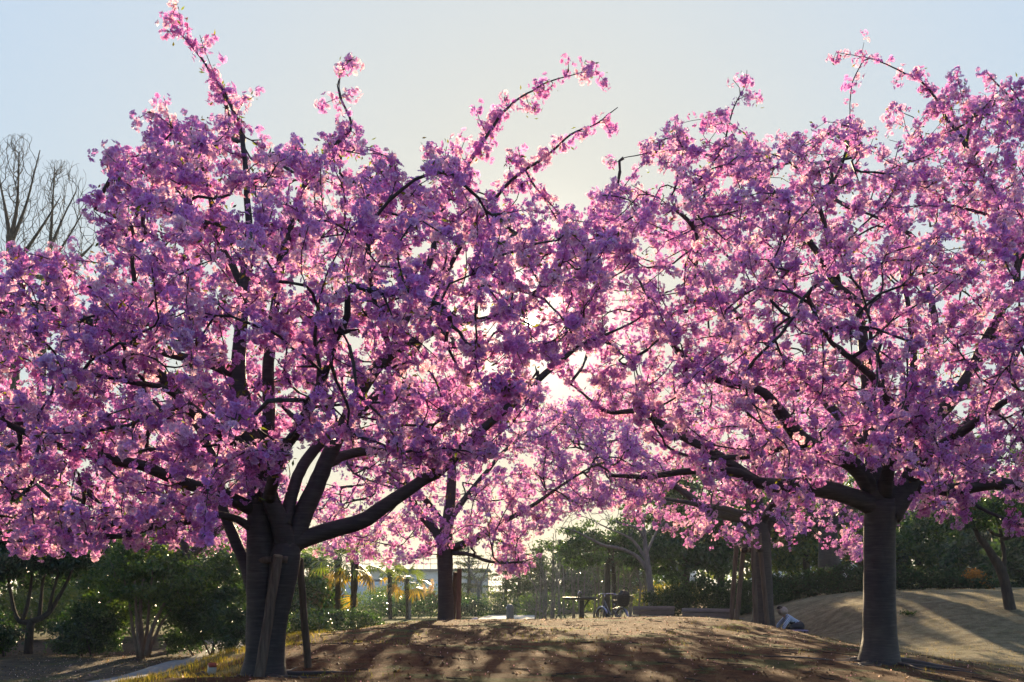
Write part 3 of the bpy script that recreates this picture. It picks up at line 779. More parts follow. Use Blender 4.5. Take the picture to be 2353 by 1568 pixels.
E_T = [(430,1500,0,.24),(430,1470,0,.2),(428,1380,0,.17),(425,1290,0,.16)]
E_LIMBS = [
 (0,0,[(425,1300,.15),(415,1200,.11),(400,1100,.07),(390,1000,.03)]),
 (0,-1,[(425,1300,.12),(350,1240,.09),(250,1180,.06),(120,1120,.03)]),
 (0,.6,[(425,1290,.12),(500,1220,.08),(580,1150,.05),(640,1090,.02)]),
 (0,1.5,[(425,1280,.11),(330,1150,.08),(200,1050,.05),(60,980,.02)]),
]
E_CROWN = [(-160,1000),(0,900),(150,860),(320,880),(480,900),(600,980),(680,1060),(690,1180),(640,1250),(560,1260),(480,1290),(400,1280),(300,1250),(200,1280),(100,1250),(20,1170),(-160,1190)]
cherry_tree("cherry tree in sunlit blossom rising behind the dark shrubs along the asphalt path", 23, [E_T], E_LIMBS, E_CROWN, 6.0, 700, 3300, False, 71, leaves=2000, thick=0.5, gap=0.35, step=0.2, size=1.05, minz=2.2)

F_T = [(1908,1345,0,.42),(1907,1320,0,.38),(1905,1270,0,.34),(1902,1220,0,.32)]
F_LIMBS = [
 (0,0,[(1902,1230,.3),(1900,1130,.2),(1905,1020,.12),(1910,900,.05)]),
 (0,-1,[(1902,1230,.22),(1960,1160,.15),(2060,1090,.09),(2180,1040,.03)]),
 (0,.8,[(1900,1225,.2),(1850,1150,.14),(1790,1080,.08),(1740,1010,.03)]),
]
F_CROWN = [(1700,1050),(1780,920),(1900,860),(2050,880),(2180,920),(2300,980),(2330,1080),(2250,1130),(2150,1130),(2050,1120),(1960,1150),(1850,1150),(1760,1130)]
cherry_tree("cherry tree in blossom with a thick dark trunk rising behind the clipped hedge", 33.5, [F_T], F_LIMBS, F_CROWN, 6.0, 450, 2200, False, 83, leaves=1200, thick=0.6, gap=0.35, step=0.25, size=1.25, minz=2.2)

# ------------------------------------------------------------------ shrubs, hedges, evergreens, bare trees, palms
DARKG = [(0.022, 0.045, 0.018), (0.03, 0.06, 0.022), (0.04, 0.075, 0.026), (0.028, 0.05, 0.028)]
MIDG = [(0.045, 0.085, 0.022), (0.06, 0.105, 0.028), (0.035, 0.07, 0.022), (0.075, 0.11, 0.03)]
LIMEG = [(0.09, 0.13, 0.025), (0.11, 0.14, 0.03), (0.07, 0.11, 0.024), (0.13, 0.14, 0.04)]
BLUEG = [(0.025, 0.055, 0.035), (0.035, 0.07, 0.045), (0.03, 0.05, 0.03)]

def blob(dx, dy, d, rx, rz, ry=None):
    p = W(dx, dy, d); return (p[0], p[1], p[2], rx, ry if ry else rx * 0.8, rz)

def clumps(blobs, n, rng, inner=0.5):
    bl = np.array(blobs); w = (bl[:, 3] * bl[:, 5]); w = w / w.sum()
    k = rng.choice(len(bl), n, p=w)
    d = rng.normal(size=(n, 3)); d /= np.linalg.norm(d, axis=1)[:, None]
    r = inner + (1 - inner) * rng.uniform(0, 1, n) ** 0.6
    return bl[k, :3] + d * r[:, None] * bl[k, 3:6], bl[k, 3:6]

def foliage(blobs, n_clump, n_leaf, L, aspect, pal, mat, parent, rng, spread=0.2, inner=0.5, flat=0.4, name="foliage", axis=None, floor=0.03, twist=0.25):
    C, Rr = clumps(blobs, n_clump, rng, inner)
    i = rng.integers(0, n_clump, n_leaf)
    s = np.minimum(Rr[i], 1.2) * spread
    P = C[i] + rng.normal(size=(n_leaf, 3)) * s * np.array([1, 1, 0.75])
    P[:, 2] = np.maximum(P[:, 2], gz(P[:, 0], P[:, 1]) + floor + rng.uniform(0, 0.1, n_leaf))
    l = L * rng.uniform(0.65, 1.3, n_leaf)
    v, t = leaf_cloud(P, l, l * aspect, rng, axis, 0.25, flat)
    tone = rng.uniform(0.8, 1.2, n_clump)[i]
    c = hue_pick(n_leaf, pal, rng, 0.3) * np.repeat(tone, 4)[:, None]
    obj_np(name, v, t, mat, parent, np.clip(c, 0, 0.9), False, kind="stuff")
    return C

def shrub(name, label, cat, base_px, d, blobs, n_leaf, L, pal, mat, seed, group=None, aspect=0.5, stems=3, n_clump=60, spread=0.2, inner=0.45, bark='bark_brown', base=None, stem_r=0.022):
    rng = np.random.default_rng(seed)
    p = base if base is not None else W(base_px[0], base_px[1], d)
    p = np.array([p[0], p[1], g1(p[0], p[1])])
    t = thing(name, label, cat, tuple(p), group=group)
    C = foliage(blobs, n_clump, n_leaf, L, aspect, pal, mat, t, rng, spread, inner)
    P0 = []; D0 = []
    ext = np.array(blobs)
    for k in range(stems):
        b = ext[k % len(ext)]
        root = np.array([p[0] * 0.35 + b[0] * 0.65 + rng.normal(0, 0.06), p[1] * 0.35 + b[1] * 0.65 + rng.normal(0, 0.06), 0])
        root[2] = g1(root[0], root[1]) - 0.03
        top = b[:3] + rng.normal(0, 0.3, 3) * b[3:6]; top[2] = max(top[2], root[2] + 0.25)
        mid = (root + top) / 2 + rng.normal(0, 0.05, 3)
        sp = spline([root, mid, top], 0.1)
        P0.append(sp); g = np.gradient(sp, axis=0); D0.append(g / np.linalg.norm(g, axis=1)[:, None])
        v, q, tt = tube(sp, np.linspace(stem_r, stem_r * 0.5, len(sp)), 7, True)
        obj_np("stem", v, [q, tt], M[bark], t, None, True)
    P0 = np.concatenate(P0); D0 = np.concatenate(D0)
    tg = C[rng.permutation(len(C))[:min(len(C), 40)]]
    tg = tg[tg[:, 2] > p[2] + 0.1]
    P, Dr, par, ch = grow(P0, D0, tg, 0.15, 0.05, rng)
    if ch:
        R = np.minimum(pipe_radii(len(P0), par, ch, 0.005), 0.02)
        tubes_obj("branches", P, R, ch, M[bark], t, len(P0), kind="stuff")
    return t

def leafy_tree(name, label, d, trunks, blobs, n_leaf, L, pal, mat, seed, group=None, bark='bark_brown', aspect=0.45, n_clump=90, spread=0.17, inner=0.35, off=0.0):
    """trunks: polylines of (dx, dy, offset, radius); blobs: crown lumps."""
    rng = np.random.default_rng(seed)
    b = W(trunks[0][0][0], trunks[0][0][1], d + trunks[0][0][2]); b[2] = g1(b[0], b[1])
    t = thing(name, label, "tree", tuple(b), group=group)
    P0 = []; D0 = []
    for k, tr in enumerate(trunks):
        pts = np.array([np.r_[W(x, y, d + o), r] for (x, y, o, r) in tr])
        if k == 0: pts[0, 2] = b[2] - 0.08
        sp = spline(pts, 0.15)
        v, q, tt = tube(sp[:, :3], sp[:, 3], 10, True, 0.1, seed + k)
        obj_np("trunk" if k == 0 else "limb", v, [q, tt], M[bark], t, None, True)
        P0.append(sp[:, :3]); g = np.gradient(sp[:, :3], axis=0); D0.append(g / np.linalg.norm(g, axis=1)[:, None])
    P0 = np.concatenate(P0); D0 = np.concatenate(D0)
    C = foliage(blobs, n_clump, n_leaf, L, aspect, pal, mat, t, rng, spread, inner, name="crown")
    P, Dr, par, ch = grow(P0, D0, C, 0.25, 0.05, rng)
    R = np.minimum(pipe_radii(len(P0), par, ch, 0.009), trunks[0][-1][3] * 0.9)
    tubes_obj("branches", P, R, ch, M[bark], t, len(P0), kind="stuff")
    return t

def bare_tree(name, label, d, trunks, targets, seed, group=None, bark='bark_grey', r0=0.006, lift=0.15, bias=0.6, step=0.2, cat="tree", rise=0.6, wob=0.05):
    rng = np.random.default_rng(seed)
    b = W(trunks[0][0][0], trunks[0][0][1], d); b[2] = g1(b[0], b[1])
    t = thing(name, label, cat, tuple(b), group=group)
    P0 = []; D0 = []
    for k, tr in enumerate(trunks):
        pts = np.array([np.r_[W(x, y, d + o), r] for (x, y, o, r) in tr])
        if k == 0: pts[0, 2] = b[2] - 0.08
        sp = spline(pts, 0.12)
        v, q, tt = tube(sp[:, :3], sp[:, 3], 10, True, 0.08, seed + k)
        obj_np("trunk" if k == 0 else "limb", v, [q, tt], M[bark], t, None, True)
        P0.append(sp[:, :3]); g = np.gradient(sp[:, :3], axis=0); D0.append(g / np.linalg.norm(g, axis=1)[:, None])
    P0 = np.concatenate(P0); D0 = np.concatenate(D0)
    P, Dr, par, ch = grow(P0, D0, targets, step, lift, rng, wob, bias, 9.0, rise)
    R = np.minimum(pipe_radii(len(P0), par, ch, r0, 0.36), 0.03)
    tubes_obj("twigs", P, R, ch, M[bark], t, len(P0), kind="stuff")
    return t

# left: the pruned candelabra tree and the shrubs along the path
leafy_tree("evergreen_tree", "pruned evergreen tree with upright stems rising from one bent low limb", 21,
  [[(65,1505,0,.1),(67,1460,0,.085),(72,1425,0,.08)], [(72,1430,0,.07),(45,1427,0,.055),(33,1405,0,.045),(26,1370,0,.035),(20,1330,0,.03),(22,1280,0,.02)],
   [(72,1428,0,.07),(95,1420,0,.06),(115,1405,0,.05),(130,1380,0,.042),(150,1345,0,.034),(170,1300,0,.02)],
   [(50,1427,0,.045),(62,1395,0,.04),(70,1350,0,.032),(75,1300,0,.02)], [(90,1421,0,.045),(94,1380,.1,.038),(98,1340,.1,.03),(110,1290,.1,.02)],
   [(112,1408,0,.04),(118,1375,-.1,.034),(128,1340,-.1,.028),(140,1290,-.1,.02)]],
  [blob(60,1270,21,1.25,.62), blob(165,1268,21.2,.9,.55), blob(-50,1260,21,1.0,.7), blob(110,1215,21.5,1.0,.5)], 17000, .125, BLUEG, M['glossy'], 201, n_clump=120)
shrub("shrub", "rounded dark glossy shrub between the pruned tree and the many-stemmed shrub", "shrub", (195,1500), 20.4,
  [blob(195,1445,20.4,.62,.52), blob(170,1465,20.2,.45,.4), blob(225,1460,20.3,.4,.42)], 13000, .07, DARKG, M['glossy'], 203, stems=4, n_clump=90)
shrub("shrub", "small dark shrub left of the pruned tree, speckled with light", "shrub", (5,1500), 20,
  [blob(-5,1465,20,.42,.38), blob(-60,1450,20,.6,.5)], 8000, .07, DARKG, M['glossy'], 205, stems=3, n_clump=60)
leafy_tree("multi_stem_shrub", "tall shrub with a fan of pale tan stems and yellow-green leaves", 20,
  [[(328,1510,0,.055),(326,1460,0,.045),(322,1400,0,.035),(330,1330,0,.02)], [(318,1508,.1,.04),(306,1450,.1,.034),(298,1390,.1,.025),(285,1330,.1,.015)],
   [(336,1508,-.05,.05),(345,1460,-.05,.042),(365,1410,-.05,.034),(385,1370,-.05,.026),(400,1320,0,.015)], [(332,1509,.1,.045),(338,1450,.1,.036),(343,1390,.1,.028),(350,1320,.1,.016)],
   [(324,1509,-.1,.042),(316,1450,-.1,.034),(312,1390,-.1,.026),(310,1330,-.1,.015)], [(340,1507,.05,.04),(356,1465,.05,.034),(372,1430,.05,.026),(395,1400,.05,.016)]],
  [blob(340,1318,20,1.05,.55), blob(270,1365,20.3,.75,.5), blob(420,1345,20,.6,.55), blob(250,1400,21,.6,.4), blob(330,1280,20.6,.9,.5)], 17000, .09, MIDG + LIMEG[:1], M['leaf'], 207, bark='bark_tan', n_clump=120)
shrub("bush", "large dense dark green bush beside the twin-trunked cherry", "bush", (490,1500), 20.5,
  [blob(480,1385,20.6,.95,.9), blob(525,1430,20,.5,.6), blob(430,1430,20.8,.6,.65), blob(545,1470,19.6,.32,.35), blob(500,1330,21,.7,.6)], 20000, .1, DARKG + BLUEG, M['leaf'], 209, stems=6, aspect=0.28, n_clump=200, spread=0.17)
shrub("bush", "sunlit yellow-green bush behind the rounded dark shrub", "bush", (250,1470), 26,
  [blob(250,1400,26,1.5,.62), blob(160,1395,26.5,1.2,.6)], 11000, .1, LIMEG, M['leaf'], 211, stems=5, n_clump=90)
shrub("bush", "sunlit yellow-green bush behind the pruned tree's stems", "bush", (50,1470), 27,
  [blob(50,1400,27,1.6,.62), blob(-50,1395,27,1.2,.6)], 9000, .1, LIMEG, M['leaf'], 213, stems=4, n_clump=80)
for i, (dx, dy, d, rx, rz, lab, pal) in enumerate([(-20,1190,29,2.1,1.6,"dark broadleaf tree behind the pruned tree at the park edge",BLUEG), (215,1285,30,2.2,1.2,"dense evergreen tree behind the rounded dark shrub",DARKG),
      (455,1290,31,2.3,1.4,"dense evergreen tree behind the large dark bush",MIDG), (640,1330,36,2.0,1.1,"evergreen tree behind the propped twin trunk",MIDG)]):
    leafy_tree("evergreen_tree", lab, d, [[(dx,1470,0,.16),(dx+4,1400,0,.13),(dx,1300,0,.1)]],
      [blob(dx,dy,d,rx,rz), blob(dx-60,dy+50,d,rx*.7,rz*.7), blob(dx+65,dy+45,d-.4,rx*.7,rz*.7), blob(dx,dy+90,d-.3,rx,rz*.6)], 9500, .18, pal, M['glossy'], 215+i, group=None, n_clump=110)

# the two tall leafless trees at the left
def upright(dx, d, base_dy, top_dy, w, n, rng, lo=0.25):
    u = rng.uniform(0, 1, n) ** 0.7; y = base_dy + (top_dy - base_dy) * (lo + (1 - lo) * u)
    x = dx + rng.normal(0, 1, n) * w * (0.35 + 0.65 * np.sin(np.clip(u * 1.15, 0, 1) * math.pi) ** 0.7)
    o = rng.normal(0, 1, n) * w * K / 1000 * d * 0.7
    return np.array([W(a, b, d + c) for a, b, c in zip(x, y, o)])
rg = np.random.default_rng(301)
bare_tree("leafless_tree", "tall leafless tree with a broad trunk and a vase of upright twigs", 32,
  [[(60,1470,0,.2),(50,1200,0,.19),(38,1000,0,.18),(30,800,0,.17),(26,600,0,.15),(24,540,0,.13)], [(24,555,0,.08),(14,490,0,.05),(2,430,.2,.03),(-10,370,.3,.02)], [(25,550,0,.08),(38,480,0,.05),(42,420,-.2,.03),(44,350,-.3,.02)],
   [(26,560,0,.07),(60,470,.2,.04),(78,400,.3,.025),(92,345,.3,.015)], [(28,620,0,.08),(70,560,-.3,.05),(110,500,-.4,.03),(140,450,-.4,.012)]],
  upright(35, 32, 720, 305, 50, 700, rg), 303, r0=0.005, lift=0.1, rise=2.0, wob=0.02, bark='bark_brown')
bare_tree("leafless_tree", "leafless tree with a forked leaning trunk close beside the tall one", 33,
  [[(95,1470,0,.17),(95,1000,0,.15),(97,800,0,.14),(100,680,0,.12),(112,590,0,.1)], [(112,595,0,.07),(118,520,0,.045),(122,450,0,.025),(126,380,0,.015)], [(103,640,0,.09),(70,630,.2,.07),(50,610,.3,.06),(30,560,.4,.03)],
   [(104,650,0,.09),(150,615,-.2,.07),(185,590,-.2,.05),(215,560,-.2,.02)], [(112,580,0,.07),(145,500,.2,.03),(175,440,.2,.02)], [(108,620,0,.06),(160,540,.4,.03),(200,470,.4,.015)]],
  upright(140, 33, 780, 365, 55, 700, rg), 305, r0=0.005, lift=0.1, rise=2.0, wob=0.02, bark='bark_brown')

# palms
def fan_leaf(rng, L, blades, droop):
    """A fan frond: petiole and narrow pleated blades; origin at the trunk, pointing along +x."""
    mb = MB()
    pl = L * 0.55
    pe = np.array([[0, 0, 0], [pl * 0.5, 0, 0.03 - droop * 0.1], [pl, 0, -droop * 0.35 * pl]])
    mb.tube(pe, [0.012, 0.009, 0.007], 4, False)
    o = pe[-1]; bl = L * 0.62
    for k in range(blades):
        a = math.radians(-115 + 230 * k / (blades - 1)) + rng.normal(0, 0.04)
        l = bl * (0.72 + 0.28 * math.cos(a * 0.7)) * rng.uniform(0.9, 1.08)
        d = np.array([math.cos(a), math.sin(a), 0]); s = np.array([-math.sin(a), math.cos(a), 0]) * l * 0.05
        dr = np.array([0, 0, -1.0])
        m = o + d * l * 0.55 + dr * l * 0.12 * (1 + droop); tp = o + d * l * 0.92 + dr * l * (0.35 + droop * 0.5)
        mb.add([o, m + s, tp, m - s], [[0, 1, 2, 3]])
    return mb
rp = np.random.default_rng(401)
def frond_mat(name, col):
    m, nt, out = mat_new(name)
    tc = N(nt, "ShaderNodeTexCoord"); nz = N(nt, "ShaderNodeTexNoise", Scale=6.0, Detail=3.0); nt.links.new(tc.outputs['Object'], nz.inputs['Vector'])
    c = ramp(nt, nz.outputs['Fac'], [(0.3, tuple(x * 0.7 for x in col)), (0.7, tuple(min(1, x * 1.3) for x in col))])
    p = N(nt, "ShaderNodeBsdfPrincipled", Roughness=0.4); nt.links.new(c, p.inputs['Base Color'])
    tr = N(nt, "ShaderNodeBsdfTranslucent"); mx = N(nt, "ShaderNodeMixRGB", blend_type='MULTIPLY'); mx.inputs[0].default_value = 1; mx.inputs[2].default_value = (2.2, 2.0, 0.6, 1)
    nt.links.new(c, mx.inputs[1]); nt.links.new(mx.outputs[0], tr.inputs['Color'])
    ms = N(nt, "ShaderNodeMixShader"); ms.inputs[0].default_value = 0.45
    nt.links.new(p.outputs[0], ms.inputs[1]); nt.links.new(tr.outputs[0], ms.inputs[2]); nt.links.new(ms.outputs[0], out.inputs['Surface']); return m
M['frond'] = frond_mat("palm_frond", (0.075, 0.11, 0.025))
M['frond_old'] = frond_mat("yellow_palm_frond", (0.24, 0.17, 0.025))
M['frond_dead'] = frond_mat("dead_palm_frond", (0.17, 0.105, 0.06))
M['palm_trunk'] = noise_mat("palm_fibre", [(0.3, (0.03, 0.022, 0.016)), (0.6, (0.075, 0.052, 0.036)), (0.8, (0.15, 0.105, 0.07))], 12, 0.95, 0.9, (1, 1, 3), dist=0.05)
FR = [np_mesh("frond", *(lambda mb: (np.concatenate(mb.v), [np.concatenate(mb.q)]))(fan_leaf(rp, 1.0, 17, dr)), M[mt]) for mt, dr in
      (('frond', .1), ('frond', .4), ('frond_old', .6), ('frond_dead', 1.2), ('frond_old', 1.0))]
def palm(label, dx, dyb, dyt, d, n, size, lean=0.0, low=()):
    b = W(dx, dyb, d); b[2] = g1(b[0], b[1]); top = W(dx + lean, dyt, d)
    t = thing("palm_tree", label, "palm", tuple(b), group="fan palms beyond the mound")
    pts = np.array([b - [0, 0, .1], b * .6 + top * .4 + [rp.normal(0, .04), 0, 0], top]); sp = spline(pts, 0.09)
    r = 0.085 + 0.035 * ss(0.3, 1.0, np.linspace(0, 1, len(sp))) + 0.012 * rp.uniform(-1, 1, len(sp))
    v, q, tt = tube(sp, r, 12, True, 0.22, int(dx)); obj_np("trunk", v, [q, tt], M['palm_trunk'], t, None, True)
    for k in range(n):
        az = k * 2.4 + rp.normal(0, .2); el = math.radians(70 - 95 * (k / n) ** 0.8)
        o = bpy.data.objects.new("frond", FR[0 if k < n * .45 else (1 if k < n * .8 else 2)])
        o.matrix_basis = Matrix.Translation(Vector(top - b) + Vector((0, 0, -.1 * k / n))) @ Matrix.Rotation(az, 4, 'Z') @ Matrix.Rotation(-el, 4, 'Y') @ Matrix.Rotation(rp.normal(0, .25), 4, 'X') @ Matrix.Scale(size * rp.uniform(.85, 1.1), 4)
        link(o, t)
    for (az, f, dz, kind) in low:
        o = bpy.data.objects.new("frond" if kind != 3 else "dead_frond", FR[kind])
        o.matrix_basis = Matrix.Translation(Vector(top - b) + Vector((0, 0, dz))) @ Matrix.Rotation(math.radians(az), 4, 'Z') @ Matrix.Rotation(math.radians(f), 4, 'Y') @ Matrix.Scale(size * rp.uniform(.8, 1.0), 4)
        link(o, t)
DEAD = [(a, 72 + 8 * (i % 2), -.22 - .07 * i, 3) for i, a in enumerate((200, 260, 310, 20))]
palm("fan palm with a skirt of dead fronds, its foot hidden in the shrubs, beside another", 713, 1450, 1290, 38, 12, .8, 3, DEAD)
palm("leaning fan palm with reddish dead fronds, its foot hidden in the shrubs", 733, 1450, 1285, 37.5, 12, .8, 8, DEAD)
palm("fan palm with a bare dark trunk rising behind the round hedge", 777, 1455, 1285, 33, 12, .95, 0, [(200, 50, -.1, 2)])
palm("shaggy fan palm with a drooping yellow frond low on its trunk", 807, 1455, 1292, 32, 13, 1.0, 9, [(-30, 70, -.65, 4), (180, 40, -.05, 2), (0, 35, -.05, 2), (20, 25, 0, 4)])
palm("slim fan palm standing on the open lawn", 897, 1420, 1310, 45, 10, .8, 0, DEAD[:2])
palm("fan palm with a paired grey prop at its foot on the lawn", 936, 1420, 1330, 44.5, 14, .95, -2, [(200, 40, -.1, 2), (330, 45, -.1, 2), (20, 35, -.1, 4)])

# hedges and shrubs in the middle distance
shrub("shrub", "bright leafy shrub right of the propped cherry trunk", "shrub", (700,1480), 27.5, [blob(700,1440,27.5,.62,.5), blob(670,1450,27.3,.5,.45), blob(735,1455,27.2,.4,.35)], 5000, .08, MIDG + LIMEG, M['glossy'], 501, stems=4, n_clump=80)
shrub("hedge", "rounded clipped glossy hedge at the feet of the palms", "hedge", (800,1460), 30, [blob(790,1430,30,.85,.42), blob(840,1435,29.6,.5,.36), blob(755,1435,30,.55,.4)], 6500, .075, DARKG + MIDG[:1], M['glossy'], 503, stems=5, n_clump=110)
shrub("hedge", "long low hedge along the far side of the lawn", "hedge", (980,1418), 47, [blob(x, 1395, 47, 1.0, .52) for x in range(870, 1085, 40)] + [blob(1095,1400,46.5,.7,.42)], 9000, .10, DARKG + BLUEG, M['glossy'], 505, stems=7, n_clump=160)
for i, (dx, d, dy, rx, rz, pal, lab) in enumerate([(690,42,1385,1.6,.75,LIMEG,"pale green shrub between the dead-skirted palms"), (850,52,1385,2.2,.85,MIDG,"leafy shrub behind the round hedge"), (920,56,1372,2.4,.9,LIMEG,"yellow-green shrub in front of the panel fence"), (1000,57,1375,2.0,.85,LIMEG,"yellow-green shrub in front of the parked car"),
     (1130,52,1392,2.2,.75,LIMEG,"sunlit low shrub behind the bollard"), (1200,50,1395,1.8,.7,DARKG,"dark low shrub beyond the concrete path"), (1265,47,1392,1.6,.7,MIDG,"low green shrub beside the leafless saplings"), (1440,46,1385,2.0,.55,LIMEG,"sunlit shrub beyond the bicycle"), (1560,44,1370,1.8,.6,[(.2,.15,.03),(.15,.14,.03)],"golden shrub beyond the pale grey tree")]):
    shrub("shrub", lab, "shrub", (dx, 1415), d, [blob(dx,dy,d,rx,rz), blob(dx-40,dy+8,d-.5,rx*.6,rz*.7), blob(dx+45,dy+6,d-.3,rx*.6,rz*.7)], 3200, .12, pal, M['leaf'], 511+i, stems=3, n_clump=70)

def pampas(label, dx, d, h, seed, n=9):
    rng = np.random.default_rng(seed); b = W(dx, 1420, d); b[2] = g1(b[0], b[1])
    t = thing("pampas_grass", label, "grass", tuple(b), group="clumps of plumed grass")
    nb = 260; a = rng.uniform(0, 6.28, nb); r = rng.uniform(.2, .75, nb) * h * .5
    B = b + np.stack([np.cos(a) * .12, np.sin(a) * .12, 0 * a], 1); Tp = b + np.stack([np.cos(a) * r, np.sin(a) * r, h * rng.uniform(.25, .7, nb)], 1)
    Md = (B + Tp) / 2 + np.array([0, 0, .18 * h]); s = np.stack([-np.sin(a), np.cos(a), 0 * a], 1) * .012
    v = np.stack([B, Md + s, Tp, Md - s], 1).reshape(-1, 3); k = np.arange(nb)[:, None] * 4
    obj_np("blades", v, np.stack([k + [0, 1, 2], k + [0, 2, 3]], 1).reshape(-1, 3), M['straw'], t, hue_pick(nb, [(.16, .14, .06), (.25, .19, .09)], rng), kind="stuff")
    for i in range(n):
        a = rng.uniform(0, 6.28); r = rng.uniform(.05, .45); top = b + np.array([math.cos(a) * r, math.sin(a) * r, h * rng.uniform(.75, 1.05)])
        sp = spline([b, b * .5 + top * .5 + [0, 0, .05], top], .15)
        v, q, tt = tube(sp, .006, 4, False)
        m = 70; u = rng.uniform(0, 1, m); C = top + np.stack([rng.normal(0, .045, m), rng.normal(0, .045, m), -u * .5 + .1], 1)
        lv, lt = leaf_cloud(C, .12, .025, rng, np.array([0, 0, 1.2]))
        o = obj_np("plume", np.concatenate([v, lv]), [q, lt + len(v)], M['straw'], t, np.concatenate([np.tile((.3, .22, .12), (len(v), 1)), hue_pick(m, [(.5, .38, .25), (.6, .47, .33)], rng, .15)]), kind="stuff")
pampas("plumed dry grass clump behind the dead-skirted palms", 745, 37, 2.1, 531, 11)
pampas("plumed dry grass clump beside the propped trunk, behind the bright shrub", 690, 36, 1.9, 532, 8)
pampas("short plumed grass clump before the parked car", 978, 54, 1.9, 533, 6)

# far pines and other trees behind the bollard and benches
def pine(label, dx, d, top_dy, seed, w=1.0, dyb=1412):
    H = (dyb - top_dy) * K / 1000 * d
    bl = []
    rng = np.random.default_rng(seed)
    for i in range(9):
        f = 0.28 + 0.7 * i / 8; r = w * (1.15 - f) + .25
        bl.append(blob(dx + rng.normal(0, 9), dyb + (top_dy - dyb) * f, d + rng.normal(0, .4), r * rng.uniform(.8, 1.1), .17))
    leafy_tree("pine_tree", label, d, [[(dx,dyb,0,.13),(dx+3,(dyb+top_dy)/2,0,.09),(dx,top_dy+8,0,.03)]], bl, 3600, .16, DARKG + [(.05,.06,.02)], M['dull'], seed, group="far pines", aspect=.22, n_clump=80, spread=.22)
pine("far layered pine nearest the crest cherry's stake", 1075, 58, 1225, 541, 1.3)
pine("far layered pine right of the pale leafless tree", 1160, 60, 1240, 542, 1.2)
pine("far layered pine above the bollard", 1190, 56, 1255, 543, 1.1)
pine("far layered pine beside the dark spreading evergreen", 1240, 55, 1250, 544, 1.2)
rb = np.random.default_rng(551)
bare_tree("leafless_tree", "small pale leafless tree beyond the long low hedge", 50, [[(1103,1410,0,.11),(1100,1370,0,.085),(1098,1340,0,.07)], [(1098,1345,0,.06),(1080,1310,0,.045),(1065,1280,0,.02)], [(1100,1350,0,.06),(1118,1310,0,.045),(1130,1275,0,.02)]],
  np.array([W(1100 + rb.normal(0, 32), rb.uniform(1230, 1350), 50 + rb.normal(0, .8)) for _ in range(110)]), 553, r0=.009)
bare_tree("leafless_tree", "pale smooth grey tree with one long limb reaching over the bicycle", 33,
  [[(1500,1420,0,.15),(1499,1400,0,.125),(1494,1350,0,.11),(1490,1310,0,.105),(1484,1265,0,.08),(1480,1220,0,.06),(1476,1180,0,.04)],
   [(1492,1320,0,.08),(1470,1285,0,.07),(1445,1268,0,.062),(1415,1258,-.2,.055),(1390,1254,-.3,.05),(1360,1240,-.4,.042),(1325,1222,-.5,.03),(1290,1212,-.5,.015)],
   [(1488,1290,0,.06),(1465,1255,.2,.05),(1445,1235,.2,.04),(1400,1215,.2,.025),(1350,1190,.2,.012)], [(1482,1240,0,.05),(1465,1215,-.1,.04),(1435,1205,-.2,.03),(1405,1195,-.2,.015)], [(1486,1270,0,.05),(1510,1220,.3,.035),(1540,1180,.4,.018)]],
  np.array([W(rb.uniform(1280, 1560), rb.uniform(1130, 1230), 33 + rb.normal(0, .8)) for _ in range(120)]), 555, r0=.006)
for i in range(26):
    dx = 1222 + i * 10.4 + rb.normal(0, 6); d = rb.uniform(38, 46); h = rb.uniform(90, 190)
    lab = "thin leafless sapling in the thicket beyond the dark pedestal stand"
    bare_tree("sapling", lab, d, [[(dx,1415,0,rb.uniform(.03,.055)),(dx+rb.normal(0,6),1415-h*.5,0,.03),(dx+rb.normal(0,14),1415-h,0,.012)]],
      np.array([W(dx + rb.normal(0, 16), 1415 - h * rb.uniform(.35, 1.15), d + rb.normal(0, .4)) for _ in range(45)]), 560+i, group="leafless saplings in the thicket", bark='bark_grey', r0=.006, lift=.3)
t_ = np.array([W(1268 + rb.normal(0, 42), rb.uniform(1345, 1412), 32.5 + rb.normal(0, .5)) for _ in range(330)])
bare_tree("leafless_shrub", "low tangled leafless shrub left of the dark pedestal stand", 32.5, [[(1268,1425,0,.03),(1266,1405,0,.025)], [(1275,1424,.2,.02),(1290,1400,.2,.015)], [(1258,1424,-.2,.02),(1240,1400,-.2,.015)]], t_, 575, r0=.0035, step=.15, cat="shrub", lift=.3)
leafy_tree("evergreen_tree", "dark spreading evergreen with two straight trunks behind the bicycle", 38, [[(1396,1412,0,.13),(1396,1350,0,.11),(1398,1280,0,.1)], [(1412,1412,.4,.1),(1411,1350,.4,.09),(1408,1280,.3,.08)]],
  [blob(1400,1262,38,2.1,.72), blob(1315,1268,38,1.3,.6), blob(1480,1262,38.5,1.5,.65), blob(1400,1230,39,1.8,.6)], 9500, .15, DARKG + MIDG[:1], M['leaf'], 581, n_clump=130)
